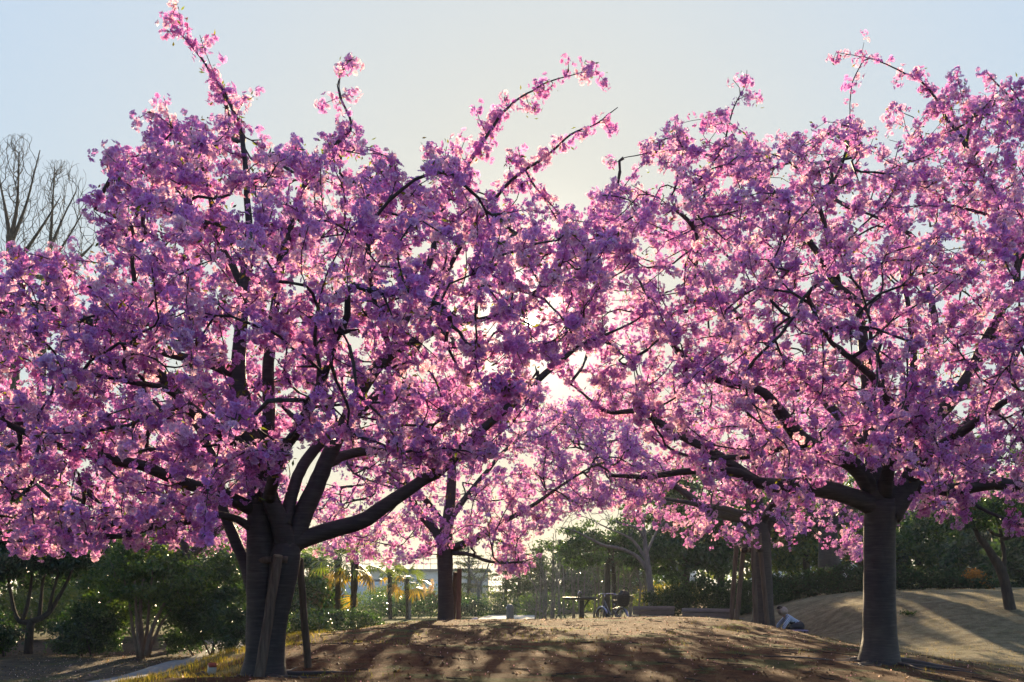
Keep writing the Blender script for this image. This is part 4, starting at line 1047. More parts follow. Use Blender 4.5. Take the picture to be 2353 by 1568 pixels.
BT = [(1290,60,1320,2.6,1.5,DARKG,"dark tree closing the view behind the leafless shrub"), (1380,62,1310,2.8,1.7,BLUEG,"dark tree closing the view behind the two straight trunks"), (1475,60,1320,2.6,1.5,MIDG,"green tree closing the view behind the pale grey tree"), (1900,56,1130,3.6,3.2,DARKG,"added very tall dark evergreen shading the slope, above the thick dark trunk"), (2080,55,1110,3.8,3.4,BLUEG,"added very tall dark evergreen shading the slope, over the middle of the hill hedge"), (2260,53,1120,3.8,3.4,DARKG,"added very tall dark evergreen shading the slope, over the small leaning tree"), (2450,50,1120,4,3.4,MIDG,"added very tall green tree shading the slope from beyond its far side"),  # very tall ones: added second layer, hidden by blossom, to shade the slope
      (1570,41,1190,2.3,2.2,DARKG,"tall dark evergreen right of the pale grey tree"), (1650,46,1150,3.0,2.8,DARKG,"dark evergreen rising behind the two benches"), (1740,48,1200,2.8,2.4,MIDG+LIMEG,"sunlit broadleaf tree seen through the frame of stakes"),
      (1850,44,1170,2.6,2.4,MIDG+LIMEG,"sunlit broadleaf tree left of the thick dark trunk"), (1975,47,1200,2.8,1.8,DARKG,"dark evergreen behind the stout single-trunked cherry"), (2110,45,1290,2.2,.9,LIMEG,"sunlit broadleaf tree above the hill hedge"),
      (2200,44,1200,2.8,1.7,MIDG,"broad green tree behind the hill hedge's middle"), (2330,40,1240,2.6,1.6,BLUEG+DARKG,"dark tree behind the small leaning tree on the slope"), (2440,36,1230,2.8,1.8,DARKG,"dark tree at the far right edge of the slope")]
for i, (dx, d, dy, rx, rz, pal, lab) in enumerate(BT):
    leafy_tree("evergreen_tree", lab, d, [[(dx,1400,0,.2),(dx+6,1330,0,.16),(dx-4,1240,0,.11)]], [blob(dx,dy,d,rx,rz), blob(dx-80,dy+45,d-.5,rx*.7,rz*.65), blob(dx+80,dy+50,d-.6,rx*.7,rz*.65), blob(dx+10,dy+95,d-1,rx*.8,rz*.5)], 6800, .25, pal, M['leaf'], 590+i, n_clump=170)

# clipped hedges on the right
def hedge_row(label, pts, n, pal, seed, L=.065):
    rng = np.random.default_rng(seed); bl = []
    for (dx, top, d) in pts:
        p = W(dx, top, d); g = g1(p[0], p[1]); h = max(.35, p[2] - g)
        bl.append((p[0], p[1], g + h * .5, .62, .62, h * .55))
    mid = bl[len(bl) // 2]
    return shrub("hedge", label, "hedge", None, None, bl, n, L, pal, M['dull'], seed, stems=len(bl), n_clump=len(bl) * 26, spread=.2, inner=.55, base=mid[:3]), bl
hedge_row("dark clipped hedge running behind the two benches", [(1525,1352,31),(1560,1342,31),(1600,1338,31),(1640,1335,31),(1680,1335,31),(1720,1335,31),(1760,1330,31)], 19000, DARKG, 601, .085)
hh, bl = hedge_row("dark clipped hedge curving along the top of the grass slope", [(1800,1322,31.5),(1840,1316,31.5),(1880,1308,31.5),(1920,1303,31.5),(1960,1302,31.5),(2000,1303,31.5),(2040,1305,31.5),(2080,1308,31.5),(2120,1310,31.5),(2160,1313,31.3),(2200,1318,31.1),(2240,1324,30.9),(2268,1335,30.7)], 27000, DARKG + [(.04,.035,.02)], 603, .085)
rng = np.random.default_rng(605)
P_ = np.array([W(2225 + 55 * u + rng.normal(0, 8), 1318 + 38 * u ** 2 + rng.normal(0, 7), 30.6 + rng.normal(0, .2)) for u in rng.uniform(0, 1, 900)])
v, tt = leaf_cloud(P_, .07, .035, rng)
obj_np("orange_shoots", v, tt, M['straw'], hh, hue_pick(900, [(.35, .15, .03), (.4, .2, .05), (.22, .12, .03)], rng), kind="stuff", label="orange-brown sunlit shoots at the hedge's end")
leafy_tree("small_tree", "small leaning forked tree growing on the dry grass slope", 23,
  [[(2322,1412,0,.16),(2321,1400,0,.13),(2312,1350,0,.115),(2300,1310,0,.11),(2280,1275,0,.09),(2262,1250,0,.075),(2248,1232,0,.06),(2230,1190,0,.035)], [(2302,1318,0,.08),(2308,1280,.1,.05),(2302,1240,.1,.045),(2300,1225,.1,.04),(2290,1180,.1,.03)],
   [(2302,1240,.1,.05),(2325,1232,0,.06),(2350,1225,0,.06),(2375,1205,0,.04)], [(2303,1232,.1,.045),(2285,1228,.1,.04),(2270,1215,.1,.03)]],
  [blob(2290,1165,23,1.1,.42), blob(2215,1195,22.8,.65,.36), blob(2350,1180,23,.8,.4), blob(2170,1220,22.6,.4,.2), blob(2420,1190,23,.8,.45)], 8500, .085, MIDG + DARKG, M['leaf'], 611, n_clump=130)

# far wood closing the view
rng = np.random.default_rng(621)
bl = [(x, 88 + rng.normal(0, 5), rng.uniform(.8, 1.6) + (1.6 if (x < -22 or x > 12) else 0), rng.uniform(3, 5), 3, rng.uniform(1.4, 2.4) + (1.6 if (x < -22 or x > 12) else -.4)) for x in np.arange(-72, 76, 3.6)]
C, Rr = clumps(bl, 900, rng, .4); i = rng.integers(0, 900, 15000)
P_ = C[i] + rng.normal(size=(15000, 3)) * Rr[i] * .16; P_[:, 2] = np.maximum(P_[:, 2], .05)
v, tt = leaf_cloud(P_, .45, .24, rng)
obj_np("far_wood", v, tt, M['leaf'], None, hue_pick(15000, DARKG + MIDG, rng), kind="stuff", label="hazy belt of far trees closing the park view", cat="wood")

# ------------------------------------------------------------------ stakes, benches, bicycle and other park things
def plain(name, col, rough=0.6, metal=0.0, var=0.2, scale=20.0, bump=0.1):
    return noise_mat(name, [(0.3, tuple(c * (1 - var) for c in col)), (0.7, tuple(min(.95, c * (1 + var)) for c in col))], scale, rough, bump, metal=metal)
def pole(label, a, b, r, mat='stake', group=None, name="support_stake", seed=0, bury=True):
    a = np.array(a, float); b = np.array(b, float)          # a = top, b = foot
    if bury:
        dirv = (b - a) / np.linalg.norm(b - a); g = g1(b[0], b[1]); k = (b[2] - g) / max(1e-3, -dirv[2]); b = b + dirv * (k + .12)
        b[2] = min(b[2], g1(b[0], b[1]) - .05)
    foot = b.copy(); t = thing(name, label, "stake", tuple(foot), group=group)
    n = max(8, int(np.linalg.norm(a - b) / .12)); u = np.linspace(0, 1, n)[:, None]
    pts = b + (a - b) * u + RNG.normal(0, .003, (n, 3))
    v, q, tt = tube(pts, np.full(n, r) * np.linspace(1.05, .92, n), 14, False, .06, seed)
    obj_np("shaft", v, [q], M[mat], t, None, True)
    d = (a - b) / np.linalg.norm(a - b)
    v, q, tt = tube(np.array([a - d * .012, a, a + d * .012, a + d * .014]), [r * .93, r * .91, r * .84, r * .3], 14, True)
    obj_np("cut_end", v, [q, tt], M['stake_end'], t, None, False)
    return t
pole("weathered stake leaning across the front of the twin cherry trunk", W(639,1278,9.15), W(594,1568,9.0), .046, seed=1)
pole("dark stake propping the twin cherry trunk from its right side", W(689,1284,10.0), W(709,1540,10.1), .036, seed=2)
pole("stake half hidden behind the twin cherry trunk", W(636,1300,10.05), W(640,1540,10.1), .04, seed=3)
t = thing("crossbar", "short log crossbar lashed to the stakes of the twin trunk", "crossbar", tuple(W(628,1287,9.35)))
mb = MB(); mb.tube(np.array([[-.16, .06, .0], [-.05, .02, .0], [.05, -.02, .004], [.14, -.06, .002]]), .034, 12); mb.obj("log", M['stake'], t, True)
mb = MB(); mb.tube(np.array([[.005, -.01, 0], [.045, -.025, .004]]), .04, 12); mb.obj("rope", M['rope'], t, True)
pole("reddish round stake standing beside the crest cherry's trunk", W(1056,1308,21.7), W(1053,1436,21.7), .055, 'stake_red', seed=4)
pole("dark stake leaning against the crest cherry's trunk", W(1047,1316,22.15), W(1040,1434,22.3), .06, seed=5)
for i, (x0, y0, x1, y1, d, lab) in enumerate([(1692,1254,1681,1411,26.6,"faint rear stake of the tall frame, leftmost behind the bench end"), (1710,1246,1694,1411,25.0,"front stake of the tall frame next to the bench end"), (1730,1244,1737,1430,24.6,"middle front stake of the tall frame, nearly upright"), (1744,1226,1763,1432,24.9,"right-leaning tallest stake of the frame around the trunk"), (1764,1262,1775,1428,26.6,"rear stake of the tall frame, behind the cherry trunk")]):
    pole(lab, W(x0,y0,d), W(x1,y1,d), .062, group="stakes of the tall frame", seed=10 + i)
a = W(1703,1264,24.75); b = W(1752,1263,24.8)
t = thing("crossbar", "pale-ended log crossbar joining the tall frame's stakes", "crossbar", tuple((a + b) / 2))
v, q, tt = tube(np.linspace(a, b, 8), .05, 12, True, .05); obj_np("log", v, [q, tt], M['stake_end'], t, None, True)
for f in (.14, .5, .88):
    c = a + (b - a) * f; v, q, tt = tube(np.array([c - [.07, 0, 0], c, c + [.07, 0, 0]]), .068, 12, True, .1); obj_np("rope", v, [q, tt], M['rope'], t, None, True)

# benches, seen from behind
M['bench'] = noise_mat("weathered_bench", [(0.3, (0.10, 0.10, 0.095)), (0.6, (0.19, 0.185, 0.175)), (0.8, (0.28, 0.27, 0.25))], 6, 0.85, 0.4, (1.5, 20, 20))
M['iron'] = plain("dark_iron", (0.035, 0.037, 0.04), .45, .6)
def bench(label, dx0, dx1, d0, d1, top=None):
    a = W(dx0, 1420, d0); b = W(dx1, 1420, d1); c = (a + b) / 2; L = np.linalg.norm((b - a)[:2]); rz = math.atan2(b[1] - a[1], b[0] - a[0])
    t = thing("bench", label, "bench", (c[0], c[1], g1(c[0], c[1])), rz, group="park benches behind the mound")
    for z, y in ((.50, -.20), (.625, -.235)):
        mb = MB(); mb.box((0, y, z), (L, .032, .115), Matrix.Rotation(math.radians(-12), 3, 'X'), .005); mb.obj("back_plank", M['bench'], t)
    for y in (-.12, .02, .16):
        mb = MB(); mb.box((0, y, .40), (L, .12, .035), None, .005); mb.obj("seat_plank", M['bench'], t)
    for s in (-1, 1):
        x = s * (L / 2 - .2)
        mb = MB(); mb.box((x, .15, .18), (.05, .05, .41)); mb.box((x, -.14, .18), (.05, .05, .41)); mb.box((x, 0, .365), (.052, .34, .04)); mb.obj("leg", M['iron'], t)
        mb = MB(); mb.box((x, -.185, .5), (.045, .03, .36), Matrix.Rotation(math.radians(-12), 3, 'X')); mb.obj("back_support", M['iron'], t)
    return t
bench("shorter grey plank bench seen from behind, next to the bicycle", 1452, 1547, 28.2, 28.2)
bench("longer grey plank bench beside the tall frame of stakes", 1578, 1701, 28.4, 27.2)

# bicycle
M['tyre'] = plain("tyre", (0.02, 0.02, 0.021), .8); M['chrome'] = plain("chrome", (0.6, 0.62, 0.65), .2, 1.0, .05); M['frame'] = plain("bike_paint", (0.05, 0.055, 0.075), .35); M['fender'] = plain("fender_blue_grey", (0.30, 0.36, 0.5), .3, .5)
M['black'] = plain("black_fabric", (0.025, 0.026, 0.03), .7); M['basket'] = plain("black_wire", (0.03, 0.03, 0.032), .5)
bp = W(1405, 1430, 27.3)
bk = thing("bicycle", "city bicycle with a rear basket, handlebar turned away, parked behind the mound", "bicycle", (bp[0], bp[1], g1(bp[0], bp[1])), math.atan2(.9, -.42))
def ring(c, R, r, n=28, s=6):
    a = np.linspace(0, 2 * math.pi, n + 1); return np.stack([c[0] + R * np.cos(a), np.full(n + 1, c[1]), c[2] + R * np.sin(a)], 1), r, s
for x in (-.53, .53):
    wh = bpy.data.objects.new("wheel", None); wh.location = (x, 0, .335); link(wh, bk)
    mb = MB(); p, r, s = ring((0, 0, 0), .315, .019); mb.tube(p, r, s, False); mb.obj("tyre", M['tyre'], wh, True)
    mb = MB(); p, r, s = ring((0, 0, 0), .292, .009); mb.tube(p, r, s, False); mb.obj("rim", M['chrome'], wh, True)
    mb = MB(); mb.tube(np.array([[0, -.05, 0], [0, .05, 0]]), .02, 8)
    for k in range(18):
        a = k * 2 * math.pi / 18; mb.tube(np.array([[0, .03 * (-1) ** k, 0], [.29 * math.cos(a), 0, .29 * math.sin(a)]]), .0018, 3, False)
    mb.obj("spokes", M['chrome'], wh)
    a = np.linspace(math.radians(20), math.radians(170), 16) if x < 0 else np.linspace(math.radians(30), math.radians(150), 16)
    mb = MB(); mb.tube(np.stack([x + .352 * np.cos(a), 0 * a, .335 + .352 * np.sin(a)], 1), .026, 6, True); mb.obj("fender", M['fender'], bk, True)
def bar(name, mat, *segs, r=.014, parent=bk):
    mb = MB()
    for sg in segs: mb.tube(np.array(sg, float), r, 8)
    return mb.obj(name, M[mat], parent, True)
bar("frame", 'frame', [(.36, 0, .78), (.30, 0, .45), (.02, 0, .30)], [(.38, 0, .86), (.06, 0, .48), (-.08, 0, .47)], [(.0, 0, .29), (-.14, 0, .66)], [(.0, 0, .29), (-.53, .045, .335)], [(.0, 0, .29), (-.53, -.045, .335)], [(-.12, 0, .6), (-.53, .05, .335)], [(-.12, 0, .6), (-.53, -.05, .335)], r=.017)
bar("fork", 'frame', [(.38, 0, .9), (.42, 0, .68)], [(.42, 0, .68), (.44, .05, .62), (.53, .05, .335)], [(.42, 0, .68), (.44, -.05, .62), (.53, -.05, .335)], r=.013)
hb = bar("handlebar", 'chrome', [(.38, 0, .9), (.36, 0, 1.02)], [(.10, .30, .99), (.22, .27, 1.03), (.36, .1, 1.05), (.36, 0, 1.03), (.36, -.1, 1.05), (.22, -.27, 1.03), (.10, -.30, .99)], r=.012)
for s in (-1, 1): bar("grip", 'black', [(.07, .305 * s, .985), (.19, .28 * s, 1.022)], r=.017)
mb = MB(); mb.add(np.array([[-.30, -.10, .86], [-.30, .10, .86], [-.14, .06, .88], [.0, .02, .87], [.0, -.02, .87], [-.14, -.06, .88], [-.28, -.07, .79], [-.28, .07, .79], [-.02, 0, .82]]), None,
  [[0, 2, 1], [0, 5, 2], [5, 3, 2], [5, 4, 3], [0, 1, 7], [0, 7, 6], [1, 2, 7], [2, 3, 8], [2, 8, 7], [5, 0, 6], [4, 5, 8], [5, 6, 8], [3, 4, 8], [6, 7, 8]]); mb.obj("saddle", M['black'], bk, True)
bar("seat_post", 'chrome', [(-.12, 0, .6), (-.17, 0, .82)], r=.013)
bar("carrier", 'frame', [(-.16, .06, .64), (-.75, .06, .72)], [(-.16, -.06, .64), (-.75, -.06, .72)], [(-.74, .06, .72), (-.54, .05, .34)], [(-.74, -.06, .72), (-.54, -.05, .34)], [(-.75, -.06, .72), (-.75, .06, .72)], r=.008)
mb = MB()
bx0, bx1, bw, z0, z1 = -.84, -.44, .19, .72, 1.0
for z in np.linspace(z0, z1, 7):
    f = .84 + .16 * (z - z0) / (z1 - z0); cx = (bx0 + bx1) / 2; hx = (bx1 - bx0) / 2 * f; hy = bw * f
    mb.tube(np.array([[cx - hx, -hy, z], [cx + hx, -hy, z], [cx + hx, hy, z], [cx - hx, hy, z], [cx - hx, -hy, z], [cx + hx, -hy, z]]), .005 if z < z1 - .01 else .011, 4, False)
for s in np.linspace(-1, 1, 10):
    cx = (bx0 + bx1) / 2; h0 = .84
    for (px, py) in ((s, -1), (s, 1), (-1, s), (1, s)):
        mb.tube(np.array([[cx + px * .2 * h0, py * bw * h0, z0], [cx + px * .2, py * bw, z1]]), .004, 3, False)
mb.box(((bx0 + bx1) / 2, 0, z0 + .004), (.33, .31, .006)); mb.obj("basket", M['basket'], bk)
bar("crank", 'chrome', [(0, .05, .29), (.12, .08, .17)], [(0, -.05, .29), (-.12, -.08, .41)], [(0, -.05, .29), (0, .05, .29)], r=.010)
mb = MB(); mb.box((.12, .13, .165), (.09, .09, .02)); mb.box((-.12, -.13, .415), (.09, .09, .02)); mb.obj("pedals", M['black'], bk)
bar("stand", 'chrome', [(-.50, .07, .33), (-.42, .19, .02)], [(-.50, -.07, .33), (-.42, -.19, .02)], [(-.42, .19, .02), (-.42, -.19, .02)], r=.009)
m4 = world_m(bk)
bm = bmesh.new(); bmesh.ops.create_icosphere(bm, subdivisions=3, radius=1)
for v_ in bm.verts:
    x, y, z = v_.co; f = 1 - .35 * max(0, z) ** 2; n_ = .06 * math.sin(7 * x + 3 * y) * math.cos(5 * z + 4 * y)
    v_.co = ((.155 + .02 * n_) * f * math.copysign(abs(x) ** .6, x), (.15 + .3 * n_ * .2) * f * math.copysign(abs(y) ** .6, y), .21 * math.copysign(abs(z) ** .75, z) + .02 * math.sin(9 * x))
me = bpy.data.meshes.new("bag"); bm.to_mesh(me); bm.free(); me.materials.append(M['black'])
for p in me.polygons: p.use_smooth = True
bag = thing("bag", "bulging black bag stuffed into the bicycle's basket", "bag", m4 @ Vector((-.64, 0, .93)), bk.rotation_euler.z)
o = bpy.data.objects.new("body", me); link(o, bag)
mb = MB(); a = np.linspace(0, math.pi, 12); mb.tube(np.stack([-.05 - .02 * np.sin(a), -.11 * np.cos(a) - .02, .12 + .17 * np.sin(a)], 1), .010, 6); mb.obj("handle", M['black'], bag, True)

# dark pedestal stand, bollard
sp_ = W(1332, 1430, 29)
st = thing("pedestal_stand", "dark flat-topped stand on a braced post left of the bicycle", "stand", (sp_[0], sp_[1], g1(sp_[0], sp_[1])))
mb = MB(); n = 32; a = np.arange(n) * 2 * math.pi / n; prof = [(0, .97), (.40, .97), (.5, .975), (.515, .955), (.50, .91), (.42, .90), (0, .89)]
V = np.array([[r * math.cos(t_), r * .75 * math.sin(t_), z] for r, z in prof for t_ in a]); q = [[i * n + j, i * n + (j + 1) % n, (i + 1) * n + (j + 1) % n, (i + 1) * n + j] for i in range(len(prof) - 1) for j in range(n)]
mb.add(V, q); mb.obj("top", M['iron'], st, True)
mb = MB(); mb.box((.06, 0, .44), (.13, .12, .93), None, .015); mb.obj("post", M['iron'], st)
mb = MB(); mb.tube(np.array([[.1, 0, .62], [.16, 0, .74], [.27, 0, .9]]), .026, 8); mb.obj("brace", M['iron'], st, True)
mb = MB(); mb.tube(np.array([[-.04, 0, .96], [-.05, 0, 1.08], [-.01, 0, 1.14], [.04, 0, 1.12], [.05, 0, 1.04]]), .014, 8); mb.obj("spout", M['chrome'], st, True)
bb = W(1172, 1424, 41)
bo = thing("bollard", "round-topped dark grey bollard standing on the pale path", "bollard", (bb[0], bb[1], g1(bb[0], bb[1]) + .03))
M['bollard'] = plain("bollard_paint", (0.09, 0.1, 0.115), .5)
mb = MB(); n = 20; a = np.arange(n) * 2 * math.pi / n; prof = [(.001, .70), (.07, .69), (.12, .655), (.15, .60), (.155, .56), (.155, .0)]
V = np.array([[r * math.cos(t_), r * math.sin(t_), z] for r, z in prof for t_ in a]); q = [[i * n + j, (i + 1) * n + j, (i + 1) * n + (j + 1) % n, i * n + (j + 1) % n] for i in range(len(prof) - 1) for j in range(n)]
mb.add(V, q); mb.obj("body", M['bollard'], bo, True)
mb = MB(); a = np.linspace(0, 2 * math.pi, 21); mb.tube(np.stack([.156 * np.cos(a), .156 * np.sin(a), 0 * a + .5], 1), .012, 6, False); mb.obj("collar", M['bollard'], bo, True)
mb = MB(); mb.box((-.15, -.07, .56), (.05, .05, .05), None, .008); mb.obj("reflector", plain("reflector", (.7, .72, .75), .3), bo)

# crouching person and the padded bag on the ground
pb = W(787, 1, 1); px, py = (789.5 - 512) / 1000 * 25.6, 25.6
pg = g1(px, py)
M['skin'] = plain("skin", (0.55, 0.36, 0.27), .5, var=.08); M['trousers'] = plain("dark_trousers", (0.022, 0.024, 0.035), .55); M['hood'] = plain("beige_hood", (0.42, 0.34, 0.27), .8); M['hair'] = plain("dark_hair", (0.03, 0.022, 0.018), .5); M['shoe'] = plain("shoe", (0.1, 0.09, 0.09), .6)
ms, nt, out = mat_new("striped_shirt")
tc = N(nt, "ShaderNodeTexCoord"); mp = N(nt, "ShaderNodeMapping"); mp.inputs['Rotation'].default_value = (0, math.radians(-38), 0)
wv = N(nt, "ShaderNodeTexWave", Scale=9.0, Distortion=0.4); wv.wave_type = 'BANDS'; wv.bands_direction = 'X'
nt.links.new(tc.outputs['Object'], mp.inputs['Vector']); nt.links.new(mp.outputs[0], wv.inputs['Vector'])
c_ = ramp(nt, wv.outputs['Fac'], [(0.25, (0.16, 0.27, 0.48)), (0.5, (0.62, 0.74, 0.82))])
p_ = N(nt, "ShaderNodeBsdfPrincipled", Roughness=0.8); nt.links.new(c_, p_.inputs['Base Color']); nt.links.new(p_.outputs[0], out.inputs['Surface']); M['shirt'] = ms
pr = thing("person", "person crouching forward in a light blue striped shirt and dark trousers", "person", (px, py, pg))
J = {'pel': ((.24, 0, .40), .15), 'sp': ((.12, 0, .50), .13), 'ch': ((-.03, 0, .61), .145), 'nk': ((-.14, 0, .69), .055), 'hd0': ((-.19, 0, .74), .075), 'hd': ((-.23, 0, .80), .095), 'hd1': ((-.25, 0, .86), .07)}
E_ = [('pel', 'sp'), ('sp', 'ch'), ('ch', 'nk'), ('nk', 'hd0'), ('hd0', 'hd'), ('hd', 'hd1')]
for s, t_ in ((-1, 'n'), (1, 'f')):
    o_ = .06 if s > 0 else 0
    J.update({'sh' + t_: ((-.05, s * .16, .60), .075), 'el' + t_: ((-.17 - o_, s * .20, .42), .052), 'wr' + t_: ((-.23 - o_, s * .16, .24), .034), 'pm' + t_: ((-.25 - o_, s * .15, .17), .036),
      'hp' + t_: ((.25, s * .10, .37), .13), 'kn' + t_: ((-.06, s * .17, .36), .085), 'cf' + t_: ((.06, s * .15, .22), .07), 'an' + t_: ((.16, s * .14, .08), .045), 'to' + t_: ((.0, s * .15, .04), .04)})
    E_ += [('ch', 'sh' + t_), ('sh' + t_, 'el' + t_), ('el' + t_, 'wr' + t_), ('wr' + t_, 'pm' + t_), ('pel', 'hp' + t_), ('hp' + t_, 'kn' + t_), ('kn' + t_, 'cf' + t_), ('cf' + t_, 'an' + t_), ('an' + t_, 'to' + t_)]
    for k, (fx, fy, l) in enumerate([(-.03, -.03, .06), (-.025, -.012, .075), (-.02, .006, .08), (-.012, .022, .075), (.0, .034, .06)]):
        p0 = np.array(J['pm' + t_][0]); J[f'f{k}a' + t_] = (tuple(p0 + [fx * .7, fy, -.035]), .0095); J[f'f{k}b' + t_] = (tuple(p0 + [fx + .02, fy * 1.1, -.035 - l * .7]), .008)
        E_ += [('pm' + t_, f'f{k}a' + t_), (f'f{k}a' + t_, f'f{k}b' + t_)]
names = list(J); idx = {n_: i for i, n_ in enumerate(names)}
me = bpy.data.meshes.new("skeleton"); me.from_pydata([J[n_][0] for n_ in names], [(idx[a_], idx[b_]) for a_, b_ in E_], [])
tmp = bpy.data.objects.new("tmp_body", me); COL.objects.link(tmp)
md = tmp.modifiers.new("s", 'SKIN')
for i, n_ in enumerate(names): me.skin_vertices[0].data[i].radius = (J[n_][1],) * 2
me.skin_vertices[0].data[0].use_root = True
tmp.modifiers.new("d", 'SUBSURF').levels = 2
dg = bpy.context.evaluated_depsgraph_get(); body_me = bpy.data.meshes.new_from_object(tmp.evaluated_get(dg))
bpy.data.objects.remove(tmp); body_me.name = "body"
body_me.materials.clear()
for k in ('shirt', 'trousers', 'skin', 'shoe'): body_me.materials.append(M[k])
segs = [(np.array(J[a_][0]), np.array(J[b_][0]), a_, b_) for a_, b_ in E_]
for p in body_me.polygons:
    c = np.array(p.center); best = None
    for (a_, b_, na, nb) in segs:
        u = np.clip(((c - a_) @ (b_ - a_)) / ((b_ - a_) @ (b_ - a_) + 1e-9), 0, 1); dd = np.linalg.norm(c - a_ - u * (b_ - a_))
        if best is None or dd < best[0]: best = (dd, na, nb, u)
    _, na, nb, u = best
    if nb[:2] in ('nk', 'hd', 'pm') or na[:2] in ('nk', 'hd', 'pm') or nb[0] == 'f' or na[0] == 'f': mi = 2
    elif nb[:2] in ('hp', 'kn', 'cf') or (na == 'pel' and u < .35): mi = 1
    elif nb[:2] == 'an': mi = 1 if u < .7 else 3
    elif nb[:2] == 'to': mi = 3
    else: mi = 0
    p.material_index = mi; p.use_smooth = True
link(bpy.data.objects.new("body", body_me), pr)
def lump(name, mat, c, s, parent, f=None):
    bm = bmesh.new(); bmesh.ops.create_icosphere(bm, subdivisions=3, radius=1)
    for v_ in bm.verts:
        k = 1 + (f(v_.co) if f else 0); v_.co = Vector((c[0] + s[0] * v_.co.x * k, c[1] + s[1] * v_.co.y * k, c[2] + s[2] * v_.co.z * k))
    me = bpy.data.meshes.new(name); bm.to_mesh(me); bm.free(); me.materials.append(M[mat])
    for p in me.polygons: p.use_smooth = True
    return link(bpy.data.objects.new(name, me), parent)
lump("hood", 'hood', (-.165, 0, .765), (.125, .135, .11), pr, lambda c: .12 * math.sin(5 * c.x + 2 * c.y))
lump("hair", 'hair', (-.255, 0, .855), (.075, .09, .06), pr, lambda c: .06 * math.sin(9 * c.z + 4 * c.y) - (.2 if c.x < -.5 and c.z < 0 else 0))
lump("nose", 'skin', (-.322, 0, .80), (.02, .014, .018), pr)
for s in (-1, 1): lump("ear", 'skin', (-.225, s * .097, .805), (.02, .012, .03), pr); lump("eye", 'hair', (-.312, s * .035, .825), (.01, .013, .008), pr)
lump("mouth", 'hood', (-.314, 0, .765), (.008, .028, .006), pr)
bx, by = px + .08, py - .42
M['lavender'] = plain("lavender_fabric", (0.25, 0.21, 0.30), .8)
pad = thing("padded_bag", "low lavender-grey padded bag with dark straps on the ground before the crouching person", "bag", (bx, by, g1(bx, by) - .01), math.radians(4))
mb = MB(); mb.box((0, 0, .12), (.48, .26, .24), None, .045); mb.obj("body", M['lavender'], pad, True)
mb = MB(); mb.box((0, 0, .255), (.50, .28, .05), None, .02); mb.obj("lid", M['lavender'], pad, True)
for x in (-.13, .02, .14):
    mb = MB(); mb.box((x, -.137, .17), (.035, .012, .16)); mb.obj("strap", M['black'], pad)

# carton and stone under the twin cherry
cx, cy = W(487, 1545, 9.9)[0], 9.9
ct = thing("carton", "small white drink carton with a red top lying on the shaded earth", "carton", (cx, cy, g1(cx, cy) + .015), math.radians(25))
M['card'] = plain("white_card", (.62, .66, .62), .7, var=.08); M['card_red'] = plain("red_card", (.45, .12, .08), .6)
rt = Matrix.Rotation(math.radians(22), 3, 'X')
mb = MB(); mb.box((0, 0, .035), (.075, .07, .085), rt, .003); mb.obj("body", M['card'], ct)
mb = MB(); mb.add(np.array([[-.037, -.035, 0], [.037, -.035, 0], [.037, .035, 0], [-.037, .035, 0], [-.037, 0, .035], [.037, 0, .035]]) @ np.array(rt).T + np.array(rt) @ np.array([0, 0, .0425]) + [0, 0, .035], [[0, 1, 5, 4], [2, 3, 4, 5], [3, 2, 1, 0]], [[1, 2, 5], [3, 0, 4]]); mb.obj("gable_top", M['card_red'], ct)
M['stone'] = plain("dark_stone", (.06, .058, .055), .9, scale=8, bump=.5)
for i, (dx, d, s, lab) in enumerate([(462, 9.85, .055, "fist-sized dark stone beside the drink carton"), (1092, 21.6, .09, "pale stone by the reddish stake on the crest")]):
    x = W(dx, 0, d)[0]; stn = lump("stone", 'stone' if i == 0 else 'card', (0, 0, 0), (s, s * .8, s * .6), None, lambda c: .15 * math.sin(4 * c.x + 3 * c.y) + .1 * math.cos(6 * c.z))
    stn.location = (x, d, g1(x, d) + s * .3); stn["label"] = lab; stn["category"] = "stone"

# grey prop poles by the far lawn palm
for i, (dx, lab) in enumerate([(941, "short grey prop post at the lawn palm's foot"), ]):
    pole(lab, W(dx, 1375, 44.4), W(dx + 1, 1421, 44.4), .06, 'bark_grey', seed=30)

# ------------------------------------------------------------------ buildings, fence and car beyond the park
M['panel'] = plain("pale_blue_panel", (.55, .66, .74), .5, var=.06, scale=3); M['wall'] = plain("pale_wall", (.66, .62, .55), .8, var=.08, scale=4); M['white_wall'] = plain("white_wall", (.75, .77, .78), .7, var=.05, scale=4)
M['glass'] = plain("window_glass", (.08, .11, .14), .08, var=.1); M['steel'] = plain("grey_steel", (.3, .31, .32), .5, .6); M['roof'] = plain("grey_roof", (.2, .2, .21), .8)
fz = 79.0
fe = thing("panel_fence", "pale blue panel fence beyond the palms", "fence", (-14, fz, 0))
for k in range(11):
    mb = MB(); mb.box((-10 + k * 1.83, 0, 1.03), (1.80, .05, 1.95), None, .01); mb.obj("panel", M['panel'], fe)
    mb = MB(); mb.box((-10 + k * 1.83 - .915, .05, 1.0), (.08, .08, 2.1)); mb.obj("post", M['steel'], fe)
